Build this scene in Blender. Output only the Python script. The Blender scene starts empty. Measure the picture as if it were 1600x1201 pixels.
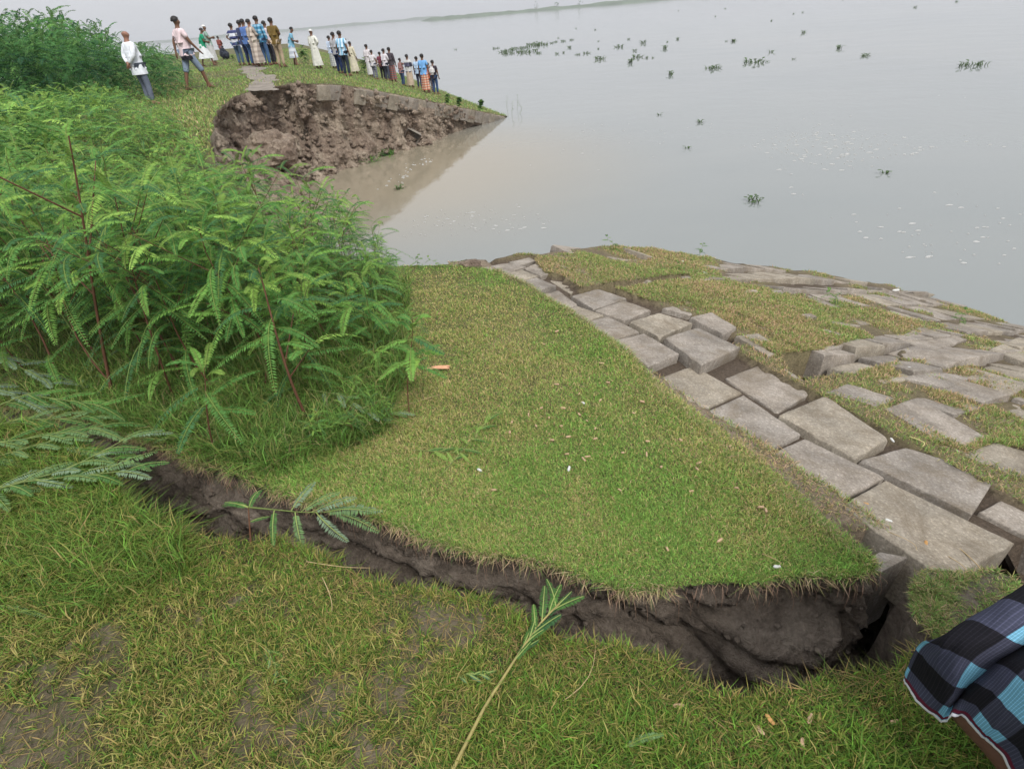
import bpy, bmesh, math, random, colorsys
import numpy as np
from mathutils import Vector, Matrix, Euler
from mathutils.geometry import delaunay_2d_cdt
random.seed(7)
RS = np.random.RandomState(11)
C = bpy.context.scene.collection
S = bpy.context.scene

# ------------------------------------------------------------------ camera
F, P, R, H = 847.0, math.radians(34.5), math.radians(5.1), 1.55
cd = bpy.data.cameras.new('camera'); cam = bpy.data.objects.new('camera', cd); C.objects.link(cam)
cd.sensor_width = 36; cd.lens = 36 * F / 1600; cd.clip_start = 0.05; cd.clip_end = 12000
cR, sR, cP, sP = math.cos(R), math.sin(R), math.cos(P), math.sin(P)
rx_, up_, fw_ = Vector((cR, -sR * sP, -sR * cP)), Vector((sR, cR * sP, cR * cP)), Vector((0, cP, -sP))
M_ = Matrix((rx_, up_, -fw_)).transposed().to_4x4(); M_.translation = Vector((0, 0, H)); cam.matrix_world = M_
S.camera = cam

# ------------------------------------------------------------------ world, sun, exposure
SUN_EL, SUN_AZ = math.radians(52), math.radians(155)
w = bpy.data.worlds.new('World'); S.world = w; w.use_nodes = True
nt = w.node_tree; nt.nodes.clear()
def wn(t, **k):
    n = nt.nodes.new(t)
    for a, b in k.items(): setattr(n, a, b)
    return n
sky = wn('ShaderNodeTexSky', sky_type='NISHITA', sun_disc=False, sun_elevation=SUN_EL, sun_rotation=SUN_AZ, air_density=1.5, dust_density=6.0, ozone_density=1.0)
hs = wn('ShaderNodeHueSaturation'); hs.inputs['Saturation'].default_value = 0.12; hs.inputs['Value'].default_value = 0.75
tc = wn('ShaderNodeTexCoord'); sx = wn('ShaderNodeSeparateXYZ')
rp = wn('ShaderNodeValToRGB')
e = rp.color_ramp.elements
e[0].position = 0.0; e[0].color = (4.6, 4.7, 4.95, 1)
e[1].position = 1.0; e[1].color = (11.0, 11.1, 11.4, 1)
m_ = e.new(0.30); m_.color = (5.3, 5.42, 5.7, 1)
ns = wn('ShaderNodeTexNoise'); ns.inputs['Scale'].default_value = 2.2; ns.inputs['Detail'].default_value = 4
mr = wn('ShaderNodeMapRange'); mr.inputs['To Min'].default_value = 0.94; mr.inputs['To Max'].default_value = 1.06
vm = wn('ShaderNodeVectorMath', operation='SCALE')
mx = wn('ShaderNodeMix', data_type='RGBA'); mx.inputs['Factor'].default_value = 0.8
bg = wn('ShaderNodeBackground'); bg.inputs['Strength'].default_value = 0.1
out = wn('ShaderNodeOutputWorld')
L = nt.links.new
L(sky.outputs[0], hs.inputs['Color']); L(tc.outputs['Generated'], sx.inputs[0]); L(sx.outputs['Z'], rp.inputs[0])
L(tc.outputs['Generated'], ns.inputs['Vector']); L(ns.outputs[0], mr.inputs[0]); L(rp.outputs[0], vm.inputs[0]); L(mr.outputs[0], vm.inputs['Scale'])
L(hs.outputs[0], mx.inputs['A']); L(vm.outputs[0], mx.inputs['B']); L(mx.outputs['Result'], bg.inputs[0]); L(bg.outputs[0], out.inputs[0])
sl = bpy.data.lights.new('sun', 'SUN'); sl.energy = 1.5; sl.angle = math.radians(18); sl.color = (1, 0.965, 0.91)
so = bpy.data.objects.new('sun', sl); C.objects.link(so)
so.rotation_euler = (math.pi / 2 - SUN_EL, 0, math.radians(25))
S.view_settings.view_transform = 'Standard'; S.view_settings.look = 'None'; S.view_settings.gamma = 1; S.view_settings.exposure = 0.78
S.cycles.volume_bounces = 0; S.cycles.max_bounces = 8; S.cycles.transparent_max_bounces = 12

# ------------------------------------------------------------------ pixel / ground mathematics
def ray(px, py):
    u = (px - 800) / F; v = (600.5 - py) / F
    a = u * cR + v * sR; b = -u * sR + v * cR
    return np.array([a, cP + b * sP, -sP + b * cP])
O_ = np.array([0, 0, H])
def at(px, py, z):
    d = ray(px, py); return O_ + d * ((z - H) / d[2])
def aty(px, py, y):
    d = ray(px, py); return O_ + d * (y / d[1])
def hit(px, py, f, tmax=120):
    d = ray(px, py); lo = hi = 0.1
    while hi < tmax:
        hi = lo * 1.015 + .003; p = O_ + d * hi
        if p[2] < f(p[0], p[1]): break
        lo = hi
    for _ in range(25):
        m = (lo + hi) / 2; p = O_ + d * m
        if p[2] < f(p[0], p[1]): hi = m
        else: lo = m
    return O_ + d * hi
def _h(ix, iy, iz, s):
    n = (ix * 374761393 + iy * 668265263 + iz * 2147483647 + s * 1274126177) & 0xffffffff
    n = ((n ^ (n >> 13)) * 1274126177) & 0xffffffff
    n = ((n ^ (n >> 15)) * 2246822519) & 0xffffffff
    return ((n ^ (n >> 16)) & 0xffff) / 65535.0
def vn(x, y, z=0.0, s=0):
    x, y, z = np.broadcast_arrays(np.asarray(x, float), np.asarray(y, float), np.asarray(z, float))
    ix, iy, iz = np.floor(x).astype(np.int64), np.floor(y).astype(np.int64), np.floor(z).astype(np.int64)
    fx, fy, fz = x - ix, y - iy, z - iz
    fx = fx * fx * (3 - 2 * fx); fy = fy * fy * (3 - 2 * fy); fz = fz * fz * (3 - 2 * fz)
    r = 0
    for a in (0, 1):
        for b in (0, 1):
            for c in (0, 1):
                r = r + _h(ix + a, iy + b, iz + c, s) * (fx if a else 1 - fx) * (fy if b else 1 - fy) * (fz if c else 1 - fz)
    return r * 2 - 1
def fbm(x, y, z=0.0, o=4, s=0):
    r = 0; a = 1; t = 0
    for i in range(o):
        r = r + a * vn(np.asarray(x) * 2 ** i, np.asarray(y) * 2 ** i, np.asarray(z) * 2 ** i, s + i); t += a; a *= .5
    return r / t
def ss(a, b, x):
    t = np.clip((np.asarray(x, float) - a) / (b - a), 0, 1); return t * t * (3 - 2 * t)
def inpoly(x, y, poly):
    x = np.asarray(x); y = np.asarray(y); r = np.zeros(x.shape, bool); n = len(poly)
    for i in range(n):
        x1, y1 = poly[i][:2]; x2, y2 = poly[(i + 1) % n][:2]
        if y1 == y2: continue
        c = ((y1 > y) != (y2 > y)) & (x < (x2 - x1) * (y - y1) / (y2 - y1) + x1)
        r ^= c
    return r

# ------------------------------------------------------------------ mesh helpers
def link(o, parent=None):
    C.objects.link(o)
    if parent is not None: o.parent = parent
    return o
def mk(name, V, Fs, mat=None, parent=None, col=None, smooth=False, uv=None):
    """Fs: list of int arrays (n,3) or (n,4)."""
    me = bpy.data.meshes.new(name); V = np.asarray(V, np.float32).reshape(-1, 3)
    Fs = [np.asarray(f, np.int32) for f in Fs if len(f)]
    me.vertices.add(len(V)); me.vertices.foreach_set('co', V.ravel())
    lt = np.concatenate([f.ravel() for f in Fs]); tot = np.concatenate([np.full(len(f), f.shape[1]) for f in Fs])
    st = np.concatenate([[0], np.cumsum(tot)[:-1]])
    me.loops.add(len(lt)); me.loops.foreach_set('vertex_index', lt.astype(np.int32))
    me.polygons.add(len(tot)); me.polygons.foreach_set('loop_start', st.astype(np.int32)); me.polygons.foreach_set('loop_total', tot.astype(np.int32))
    if smooth: me.polygons.foreach_set('use_smooth', np.ones(len(tot), bool))
    if col is not None:
        a = me.color_attributes.new('Col', 'FLOAT_COLOR', 'POINT')
        cc = np.ones((len(V), 4), np.float32); cc[:, :3] = col; a.data.foreach_set('color', cc.ravel())
    if uv is not None:
        u = me.uv_layers.new(name='UV'); u.data.foreach_set('uv', np.asarray(uv, np.float32)[lt].ravel())
    me.update(); me.validate()
    o = bpy.data.objects.new(name, me)
    if mat: me.materials.append(mat)
    return link(o, parent)
def tag(o, label=None, cat=None, group=None, kind=None):
    if label: o['label'] = label
    if cat: o['category'] = cat
    if group: o['group'] = group
    if kind: o['kind'] = kind
    return o
def empty(name, loc, rz=0.0):
    o = bpy.data.objects.new(name, None); o.location = loc; o.rotation_euler = (0, 0, rz); o.empty_display_size = .1
    return link(o)
def structure(o): o['kind'] = 'structure'; return o

# ------------------------------------------------------------------ materials
def newmat(name, rough=0.9, spec=0.3):
    m = bpy.data.materials.new(name); m.use_nodes = True
    b = m.node_tree.nodes['Principled BSDF']; b.inputs['Roughness'].default_value = rough
    b.inputs['Specular IOR Level'].default_value = spec
    return m, m.node_tree, b
def nd(t, ty, **k):
    n = t.nodes.new(ty)
    for a, b in k.items():
        if a in n.inputs: n.inputs[a].default_value = b
        else: setattr(n, a, b)
    return n
def ramp(t, src, stops):
    r = t.nodes.new('ShaderNodeValToRGB'); e = r.color_ramp.elements
    while len(e) < len(stops): e.new(0.5)
    for i, (p, c) in enumerate(stops): e[i].position = p; e[i].color = (*c, 1)
    t.links.new(src, r.inputs[0]); return r.outputs[0]
def noise(t, scale, detail=5, rough=.6, vec=None, dist=0):
    n = nd(t, 'ShaderNodeTexNoise', Scale=scale, Detail=detail, Roughness=rough, Distortion=dist)
    if vec: t.links.new(vec, n.inputs['Vector'])
    return n.outputs[0]
def mixc(t, f, a, b, mode='MIX'):
    m = t.nodes.new('ShaderNodeMix'); m.data_type = 'RGBA'; m.blend_type = mode
    for s, v in ((0, f), (6, a), (7, b)):
        if isinstance(v, (int, float)): m.inputs[s].default_value = v
        elif isinstance(v, tuple): m.inputs[s].default_value = (*v, 1)
        else: t.links.new(v, m.inputs[s])
    return m.outputs[2]
def bump(t, b, h, strength, dist):
    n = nd(t, 'ShaderNodeBump', Strength=strength, Distance=dist); t.links.new(h, n.inputs['Height']); t.links.new(n.outputs[0], b.inputs['Normal'])
def pos(t, scale=(1, 1, 1)):
    g = t.nodes.new('ShaderNodeNewGeometry'); m = t.nodes.new('ShaderNodeMapping'); m.inputs['Scale'].default_value = scale
    t.links.new(g.outputs['Position'], m.inputs[0]); return m.outputs[0]
def objc(t, scale=(1, 1, 1)):
    g = t.nodes.new('ShaderNodeTexCoord'); m = t.nodes.new('ShaderNodeMapping'); m.inputs['Scale'].default_value = scale
    t.links.new(g.outputs['Object'], m.inputs[0]); return m.outputs[0]

def leafmat(name, trans=0.38, rough=.6):
    m, t, b = newmat(name, rough, .16)
    a = nd(t, 'ShaderNodeAttribute', attribute_name='Col')
    t.links.new(a.outputs['Color'], b.inputs['Base Color'])
    tr = t.nodes.new('ShaderNodeBsdfTranslucent'); t.links.new(a.outputs['Color'], tr.inputs[0])
    mx = t.nodes.new('ShaderNodeMixShader'); mx.inputs[0].default_value = trans
    o = t.nodes['Material Output']; t.links.new(b.outputs[0], mx.inputs[1]); t.links.new(tr.outputs[0], mx.inputs[2]); t.links.new(mx.outputs[0], o.inputs[0])
    return m
M_leaf = leafmat('foliage_material'); M_grass = leafmat('grass_material', .3, .6)

m, t, b = newmat('soil_under_grass'); M_turf = m
v = pos(t)
c1 = ramp(t, noise(t, 2.2, 6, .65, v), [(.3, (.085, .075, .04)), (.5, (.10, .105, .045)), (.7, (.17, .14, .085))])
c2 = ramp(t, noise(t, 70, 4, .7, v), [(.3, (.45, .42, .38)), (.7, (1.25, 1.2, 1.1))])
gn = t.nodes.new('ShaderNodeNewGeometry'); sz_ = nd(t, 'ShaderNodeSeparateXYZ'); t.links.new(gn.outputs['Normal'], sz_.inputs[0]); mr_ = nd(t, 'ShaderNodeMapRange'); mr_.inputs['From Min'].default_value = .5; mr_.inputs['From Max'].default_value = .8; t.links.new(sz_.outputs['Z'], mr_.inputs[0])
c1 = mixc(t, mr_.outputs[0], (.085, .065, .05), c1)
t.links.new(mixc(t, 1.0, c1, c2, 'MULTIPLY'), b.inputs['Base Color']); bump(t, b, noise(t, 60, 5, .7, v), .8, .015)

m, t, b = newmat('near_soil', .85); M_near = m
v = pos(t)
c1 = ramp(t, noise(t, 1.7, 6, .62, v, .3), [(.32, (.035, .034, .013)), (.47, (.06, .05, .027)), (.58, (.15, .12, .085)), (.72, (.24, .20, .155))])
c2 = ramp(t, noise(t, 90, 5, .75, v), [(.3, (.5, .47, .42)), (.7, (1.2, 1.17, 1.1))])
t.links.new(mixc(t, 1.0, c1, c2, 'MULTIPLY'), b.inputs['Base Color']); bump(t, b, noise(t, 75, 6, .7, v), .9, .012)

def claymat(name, cols, sz, bs, zs=2.2):
    m, t, b = newmat(name, .8, .25); v = pos(t, (1, 1, zs))
    c1 = ramp(t, noise(t, sz, 7, .65, v, .8), cols)
    c2 = ramp(t, noise(t, sz * 12, 5, .7, v), [(.25, (.55, .53, .5)), (.75, (1.25, 1.22, 1.18))])
    t.links.new(mixc(t, 1.0, c1, c2, 'MULTIPLY'), b.inputs['Base Color'])
    vo = nd(t, 'ShaderNodeTexVoronoi', feature='DISTANCE_TO_EDGE', Scale=sz * 2.2); mv_ = mixc(t, .35, v, noise(t, sz * 2, 4, .6, v)); t.links.new(mv_, vo.inputs['Vector'])
    cr_ = ramp(t, vo.outputs['Distance'], [(0, (0, 0, 0)), (.06, (1, 1, 1))]); hh = mixc(t, .07, noise(t, sz * 6, 8, .72, v, .6), cr_)
    bump(t, b, hh, 1.0, bs * 1.3); return m
M_crack = claymat('wet_clay', [(.3, (.07, .056, .045)), (.5, (.18, .15, .125)), (.72, (.31, .27, .23))], 4, .03, 1.3)
M_cliff = claymat('cliff_clay', [(.3, (.16, .115, .09)), (.45, (.32, .25, .20)), (.6, (.46, .385, .31)), (.75, (.56, .48, .39))], 1.3, .16, .7)

def concmat(name, tint, obj=True):
    m, t, b = newmat(name, .88, .25)
    v = pos(t)
    base = ramp(t, noise(t, 3.5, 6, .6, v), [(.3, tuple(x * .62 for x in tint)), (.55, tint), (.75, tuple(x * 1.25 for x in tint))])
    vo = nd(t, 'ShaderNodeTexVoronoi', Scale=55.0); t.links.new(v, vo.inputs['Vector'])
    sp = ramp(t, vo.outputs['Distance'], [(.0, (1.55, 1.52, 1.5)), (.20, (1.0, 1.0, 1.0)), (.6, (.82, .81, .8))])
    fine = ramp(t, noise(t, 130, 4, .7, v), [(.3, (.68, .67, .65)), (.7, (1.28, 1.28, 1.27))])
    st = ramp(t, noise(t, 9, 5, .7, v, .5), [(.35, (.72, .68, .62)), (.6, (1.05, 1.05, 1.05))]); mud = ramp(t, noise(t, 2.6, 7, .68, v, 1.2), [(.52, (0, 0, 0)), (.66, (.75, .75, .75))])
    c = mixc(t, 1.0, base, sp, 'MULTIPLY'); c = mixc(t, 1.0, c, fine, 'MULTIPLY'); c = mixc(t, .7, c, st, 'MULTIPLY'); c = mixc(t, mud, c, mixc(t, 1.0, (.165, .135, .10), fine, 'MULTIPLY'))
    t.links.new(c, b.inputs['Base Color']); bump(t, b, noise(t, 120, 6, .75, v), .7, .006); return m
M_conc = [concmat('weathered_concrete', (.32, .288, .255)), concmat('warm_concrete', (.33, .296, .246)), concmat('grey_concrete', (.30, .273, .245))]

m, t, b = newmat('river_water', .05, .5); M_water = m
b.inputs['IOR'].default_value = 1.5
v = pos(t)
silt_reflection = nd(t, 'ShaderNodeVectorMath', operation='DISTANCE'); silt_reflection.inputs[1].default_value = (-4.2, 17.0, -2.0); t.links.new(v, silt_reflection.inputs[0]); sm_ = nd(t, 'ShaderNodeMapRange', interpolation_type='SMOOTHSTEP'); sm_.inputs['From Min'].default_value = 3.0; sm_.inputs['From Max'].default_value = 10.0; t.links.new(silt_reflection.outputs['Value'], sm_.inputs[0])
t.links.new(mixc(t, sm_.outputs[0], (.235, .205, .15), ramp(t, noise(t, .06, 4, .6, v, .4), [(.35, (.170, .186, .184)), (.65, (.202, .212, .204))])), b.inputs['Base Color'])  # silt brown near the bay, also painting in the cliff's brown reflection
n1 = noise(t, 3.0, 4, .6, pos(t, (1, .55, 1))); n2 = noise(t, .35, 3, .5, v)
a = nd(t, 'ShaderNodeMath', operation='ADD'); t.links.new(n1, a.inputs[0])
s2 = nd(t, 'ShaderNodeMath', operation='MULTIPLY'); s2.inputs[1].default_value = 4; t.links.new(n2, s2.inputs[0]); t.links.new(s2.outputs[0], a.inputs[1])
bump(t, b, a.outputs[0], .22, .018)

def plain(name, col, rough=.85, spec=.3, var=.25, sc=25):
    m, t, b = newmat(name, rough, spec); v = objc(t)
    c2 = ramp(t, noise(t, sc, 4, .6, v), [(.3, (1 - var,) * 3), (.7, (1 + var,) * 3)])
    t.links.new(mixc(t, 1.0, tuple(col), c2, 'MULTIPLY'), b.inputs['Base Color']); return m
M_stem = plain('reddish_stem', (.13, .06, .035), .7); M_gstem = plain('green_stem', (.13, .17, .05), .6)
M_straw = plain('straw', (.42, .31, .17), .8); M_shell = plain('peanut_shell', (.44, .30, .19), .8)
M_dead = plain('dead_leaf', (.42, .22, .09), .7); M_orange = plain('orange_leaf', (.42, .23, .08), .6)
M_white = plain('white_scrap', (.52, .52, .50), .5, .4, .08); M_skin = plain('skin', (.15, .075, .045), .55, .4, .12)
M_skin2 = plain('light_skin', (.24, .12, .08), .55, .4, .12); M_hair = plain('black_hair', (.012, .010, .010), .5)
M_foam = plain('foam', (.36, .36, .35), .6, .3, .08); M_root = plain('dry_roots', (.26, .17, .12), .85)
M_path = plain('trodden_earth', (.20, .175, .15), .9, .2, .25, 3.0)

# ------------------------------------------------------------------ terrain height functions
NC, CC = np.array([.914, .405]), np.array([.86, 2.48])
def crest_d(x, y): return NC[0] * (np.asarray(x) - CC[0]) + NC[1] * (np.asarray(y) - CC[1])
def z_rev(x, y):
    d = np.maximum(0, crest_d(x, y)); return -.21 - .035 * (np.asarray(y) - 1.1) - .2 * d - .012 * d * d
FCX, FCY = -4.9, 17.3
def far_d(x, y): return .96 * (np.asarray(x) - FCX) + .28 * (np.asarray(y) - FCY)
def z_land(x, y):
    x = np.asarray(x, float); y = np.asarray(y, float)
    near = -.15 - .035 * (y - 1.1)
    z = near + (0.34 - near) * ss(5.0, 11.0, y)
    z = z + .05 * fbm(x * .8, y * .8, 0, 3, 5) * ss(0, 3, y) * .6 + .012 * fbm(x * 6, y * 6, 0, 3, 9)
    z = z + .12 * fbm(x * .25, y * .25, 0, 2, 15) * ss(9, 16, y) * (1 - ss(-1.5, .5, far_d(x, y)))
    d = far_d(x, y); z = z - np.where(y > 11, .335 * np.log1p(np.exp(np.clip((d - .45) * 2.6, -30, 30))) / 2.6, 0)
    z = z - ss(9, 16, -x - .62 * (y - 10)) * 1.0 - ss(14, 24, -x - .55 * (y - 12)) * 2.2
    return z
def z_near(x, y):
    x = np.asarray(x, float); y = np.asarray(y, float)
    return .02 * fbm(x * 1.5, y * 1.5, 0, 3, 21) + .014 * fbm(x * 7, y * 7, 0, 3, 22) - .01
def W(pts, f): return [tuple(hit(px, py, f)[:2]) for px, py in pts]

# ------------------------------------------------------------------ jagged polylines and filled sheets
def jag(pts, step, amp, seed, freq=3.0):
    pts = [np.array(p[:2], float) for p in pts]; o = []; s = 0
    for a, b in zip(pts[:-1], pts[1:]):
        l = np.hypot(*(b - a)); n = max(1, int(l / step)); nn = np.array([-(b - a)[1], (b - a)[0]]) / max(l, 1e-6)
        for i in range(n):
            p = a + (b - a) * i / n; u = s + l * i / n
            o.append(p + nn * amp * float(fbm(u * freq, seed * 7.3, 0, 4, seed)))
        s += l
    o.append(pts[-1]); return o
def sheet(name, boundary, grids, zf, mat, holes=(), kind='structure', colf=None):
    """grids: (xmin,xmax,ymin,ymax,step) boxes of inner points; boundary in order."""
    bp = [np.array(p) for p in boundary]; nb = len(bp); P2 = [tuple(p) for p in bp]
    E2 = [(i, (i + 1) % nb) for i in range(nb)]
    for (x0, x1, y0, y1, st) in grids:
        gx, gy = np.meshgrid(np.arange(x0, x1, st), np.arange(y0, y1, st))
        gx = gx + (RS.rand(*gx.shape) - .5) * st * .5; gy = gy + (RS.rand(*gy.shape) - .5) * st * .5
        gx = gx.ravel(); gy = gy.ravel(); ok = inpoly(gx, gy, P2[:nb])
        for (a0, a1, b0, b1, s2) in grids:
            if s2 < st: ok &= ~((gx > a0) & (gx < a1) & (gy > b0) & (gy < b1))
        P2 += list(zip(gx[ok].tolist(), gy[ok].tolist()))
    r = delaunay_2d_cdt([Vector(p) for p in P2], E2, [list(range(nb))], 1, 1e-5)
    V = np.array([(v[0], v[1]) for v in r[0]]); Z = zf(V[:, 0], V[:, 1])
    T = [f for f in r[2] if len(f) == 3]
    o = mk(name, np.column_stack([V, Z]), [np.array(T)], mat, smooth=True, col=colf(V[:, 0], V[:, 1]) if colf else None)
    if kind: o['kind'] = kind
    return o
def wall(name, line, ztop, depth, rows, mat, disp, side=1, off=0.0):
    L2 = np.array(line); n = len(L2)
    k = 9; pad = np.vstack([np.repeat(L2[:1], k, 0), L2, np.repeat(L2[-1:], k, 0)])
    sm = np.array([pad[i:i + 2 * k + 1].mean(0) for i in range(n)])
    tg = np.gradient(sm, axis=0); tg /= np.linalg.norm(tg, axis=1)[:, None] + 1e-9
    nr = np.column_stack([tg[:, 1], -tg[:, 0]]) * side
    u = np.concatenate([[0], np.cumsum(np.hypot(*(L2[1:] - L2[:-1]).T))])
    zt = ztop(L2[:, 0], L2[:, 1]) + off
    tt = np.linspace(0, 1, rows) ** 1.15
    dep = depth(L2[:, 0], L2[:, 1]) if callable(depth) else np.full(n, depth)
    V = np.zeros((rows, n, 3))
    for i, q in enumerate(tt):
        z = zt - q * dep
        d = disp(u, q * dep, sm[:, 0], sm[:, 1], z)
        base = L2 * max(0, 1 - q * 4) + sm * min(1, q * 4)
        V[i, :, :2] = base + nr * d[:, None]; V[i, :, 2] = z
    I = np.arange(rows * n).reshape(rows, n)
    Q = np.stack([I[:-1, :-1], I[1:, :-1], I[1:, 1:], I[:-1, 1:]], -1).reshape(-1, 4)
    if side < 0: Q = Q[:, ::-1]
    o = mk(name, V.reshape(-1, 3), [Q], mat, smooth=True); o['kind'] = 'structure'; return o, V

# ---- edges
far_lip_px = [(-420, 600), (-150, 620), (0, 635), (80, 642), (150, 662), (230, 688), (300, 725), (370, 745), (430, 770), (500, 788), (560, 800), (620, 820), (700, 848),
              (740, 856), (800, 868), (850, 880), (900, 900), (950, 914), (1000, 920), (1060, 914), (1130, 910), (1200, 912), (1260, 903), (1310, 906), (1350, 902), (1376, 884)]
lipF = jag(W(far_lip_px, z_land), .016, .028, 3, 4.0)
crest_px = [(1376, 884), (1322, 850), (1272, 806), (1218, 766), (1166, 723), (1120, 686), (1080, 648), (1036, 612), (1006, 582), (985, 552), (950, 528), (915, 500), (880, 480), (850, 462), (825, 445), (800, 432), (760, 420), (700, 414)]
crest = jag(W(crest_px, z_land), .03, .02, 5, 4.0)
brk = jag(W([(700, 414), (660, 414), (622, 416)], z_land) + [(-1.6, 5.2), (-2.6, 6.3), (-3.4, 7.4), (-4.15, 8.8)], .06, .05, 6)
cliff_top = [(-4.15, 8.8)] + W([(332, 190), (345, 170), (360, 156), (375, 147), (400, 140), (430, 135), (465, 128)], z_land)
_slope_px = [(485, 127), (520, 127), (560, 133), (600, 142), (640, 152), (680, 160), (720, 169), (755, 176), (787, 183)]
slope_edge = [(-4.77, 17.21), (-4.3, 17.8), (-3.75, 18.5), (-3.16, 19.26), (-2.5, 20.09), (-1.77, 21.01), (-.96, 22.04), (-.17, 23.04), (.66, 24.1)]
cl = jag(cliff_top + slope_edge[:1], .09, .16, 8, 1.6); se = jag(slope_edge, .12, .03, 9)
outer = [(.95, 24.7), (-.2, 40), (-2, 70), (-12, 75), (-40, 72), (-60, 40), (-55, 10), (-30, 2), (-14, 1.2)]
land_poly = lipF[:-1] + crest[:-1] + brk[:-1] + cl[:-1] + se + outer
land = sheet('ground', land_poly, [(-3.2, 1.6, 1.0, 4.8, .055), (-10, 1.6, 1.0, 12, .16), (-26, 4, 1, 40, .5), (-60, 6, 1, 76, 3.0)], z_land, M_turf)

near_px = [(-500, 650), (-150, 660), (0, 664), (60, 664), (120, 690), (165, 735), (205, 800), (270, 824), (330, 838), (375, 842), (430, 846), (500, 868), (560, 892), (620, 916), (700, 932), (760, 940), (800, 960), (850, 992), (900, 1012),
           (960, 1016), (1000, 1026), (1060, 1040), (1110, 1086), (1180, 1094), (1240, 1076), (1300, 1050), (1360, 1056), (1405, 1048), (1430, 1020), (1480, 1012), (1560, 1000), (1640, 985), (1800, 960), (2100, 940)]
lipN = jag(W(near_px, z_near), .016, .022, 12, 5.0)
near_poly = lipN + [(7, .35), (7, -1.5), (-9, -1.5)]
def bare(x, y):
    n = .7 * fbm(x * 4.6 + 2, y * 4.0, 0, 3, 91) + .5 * fbm(x * 12, y * 12, 0, 3, 92) + .5 * fbm(x * 34, y * 34, 0, 3, 94)
    left = ss(.15, -.35, x) * ss(1.32, .95, y)
    return np.clip((left * .55 + .05) + n * (.25 + 1.5 * left) - .1, 0, 1)
def nearcol(x, y):
    k = ss(.30, .95, bare(x, y))[:, None]; n = (.5 + .8 * fbm(x * 9, y * 9, 0, 3, 66))[:, None].clip(0, 1)
    return np.array([.055, .050, .022]) * (1 - k) + k * (np.array([.085, .072, .045]) * n + np.array([.175, .15, .112]) * (1 - n))
m, t, b = newmat('near_earth', .85); v = pos(t); at_ = nd(t, 'ShaderNodeAttribute', attribute_name='Col')
c2 = ramp(t, noise(t, 90, 5, .75, v), [(.3, (.55, .52, .48)), (.7, (1.25, 1.2, 1.15))]); t.links.new(mixc(t, 1.0, at_.outputs['Color'], c2, 'MULTIPLY'), b.inputs['Base Color']); bump(t, b, noise(t, 75, 6, .7, v), .9, .012)
near = sheet('ground', near_poly, [(-3, 2.2, .2, 2.4, .04), (-9, 7, -1.5, 3, .2)], z_near, m, colf=nearcol)

# ---- revetment soil
break_px = [(700, 412), (760, 404), (800, 400), (850, 396), (900, 387), (940, 385), (1000, 390), (1050, 398), (1110, 403), (1200, 416), (1290, 428), (1350, 440), (1430, 452), (1500, 465), (1600, 481), (1750, 505), (1950, 540)]
bedge = jag(W(break_px, z_rev), .08, .05, 31)
front_px = [(1376, 889), (1392, 876), (1420, 871), (1450, 890), (1480, 906), (1530, 880), (1588, 850), (1660, 900), (1760, 890), (1900, 900)]
fedge = [(a, b_ + .06) for a, b_ in W(front_px, z_rev)]
rev_poly = [tuple(p) for p in bedge] + [(bedge[-1][0] + 2.5, bedge[-1][1] - 2.0), (8, .8)] + [tuple(p) for p in fedge[::-1]] + [(.9, 1.4), (.6, 2.4), (.2, 3.2), (-.4, 4.2)]
zones = {}
def zone(n, pts): zones[n] = W(pts, z_rev)
zone('cover_a', [(835, 408), (905, 388), (1000, 391), (1100, 404), (1140, 425), (1080, 432), (1000, 437), (940, 445), (905, 450), (880, 432), (850, 425)])
zone('cover_b', [(960, 452), (1080, 440), (1200, 452), (1300, 470), (1420, 505), (1440, 525), (1380, 533), (1290, 545), (1240, 550), (1215, 530), (1170, 505), (1100, 480), (1010, 470)])
zone('cover_c', [(1300, 588), (1400, 560), (1500, 570), (1600, 600), (1700, 640), (1700, 720), (1600, 720), (1530, 660), (1440, 618), (1380, 632)])
zone('gap_a', [(1218, 556), (1285, 550), (1350, 531), (1405, 534), (1400, 566), (1335, 585), (1240, 592)])
zone('slab_a', [(1390, 638), (1434, 625), (1535, 684), (1506, 702)])
zone('slab_b', [(1510, 708), (1556, 695), (1650, 722), (1606, 748)])
zone('slab_c', [(1298, 613), (1325, 603), (1392, 622), (1372, 632)])
zone('gap_b', [(893, 452), (945, 444), (1000, 438), (1078, 430), (1080, 438), (1010, 446), (950, 452), (905, 458)])
zone('joint', [(1378, 640), (1392, 682), (1560, 745), (1600, 762), (1600, 738), (1500, 707), (1440, 688), (1398, 655)])
zone('joint_b', [(1222, 572), (1262, 574), (1305, 600), (1322, 628), (1290, 612), (1250, 590)])
zone('joint_c', [(1290, 600), (1345, 596), (1372, 640), (1335, 652), (1300, 622)])
zone('hand', [(752, 405), (835, 400), (900, 440), (1000, 450), (1120, 490), (1230, 545), (1300, 600), (1400, 610), (1560, 672), (1700, 735), (1700, 900), (1480, 920), (1370, 880), (1180, 715), (960, 550), (850, 465)])
zone('gap_c', [(1480, 553), (1530, 560), (1510, 570), (1475, 562)])
zone('bare', [(752, 405), (835, 400), (895, 440), (985, 456), (1040, 480), (1100, 497), (1160, 530), (1215, 560), (1290, 606), (1392, 682), (1565, 742), (1612, 762), (1700, 760), (1700, 900), (1480, 920), (1370, 880), (1180, 715), (960, 550), (850, 465)])
RB = [(1.0, 3.0)]
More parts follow.
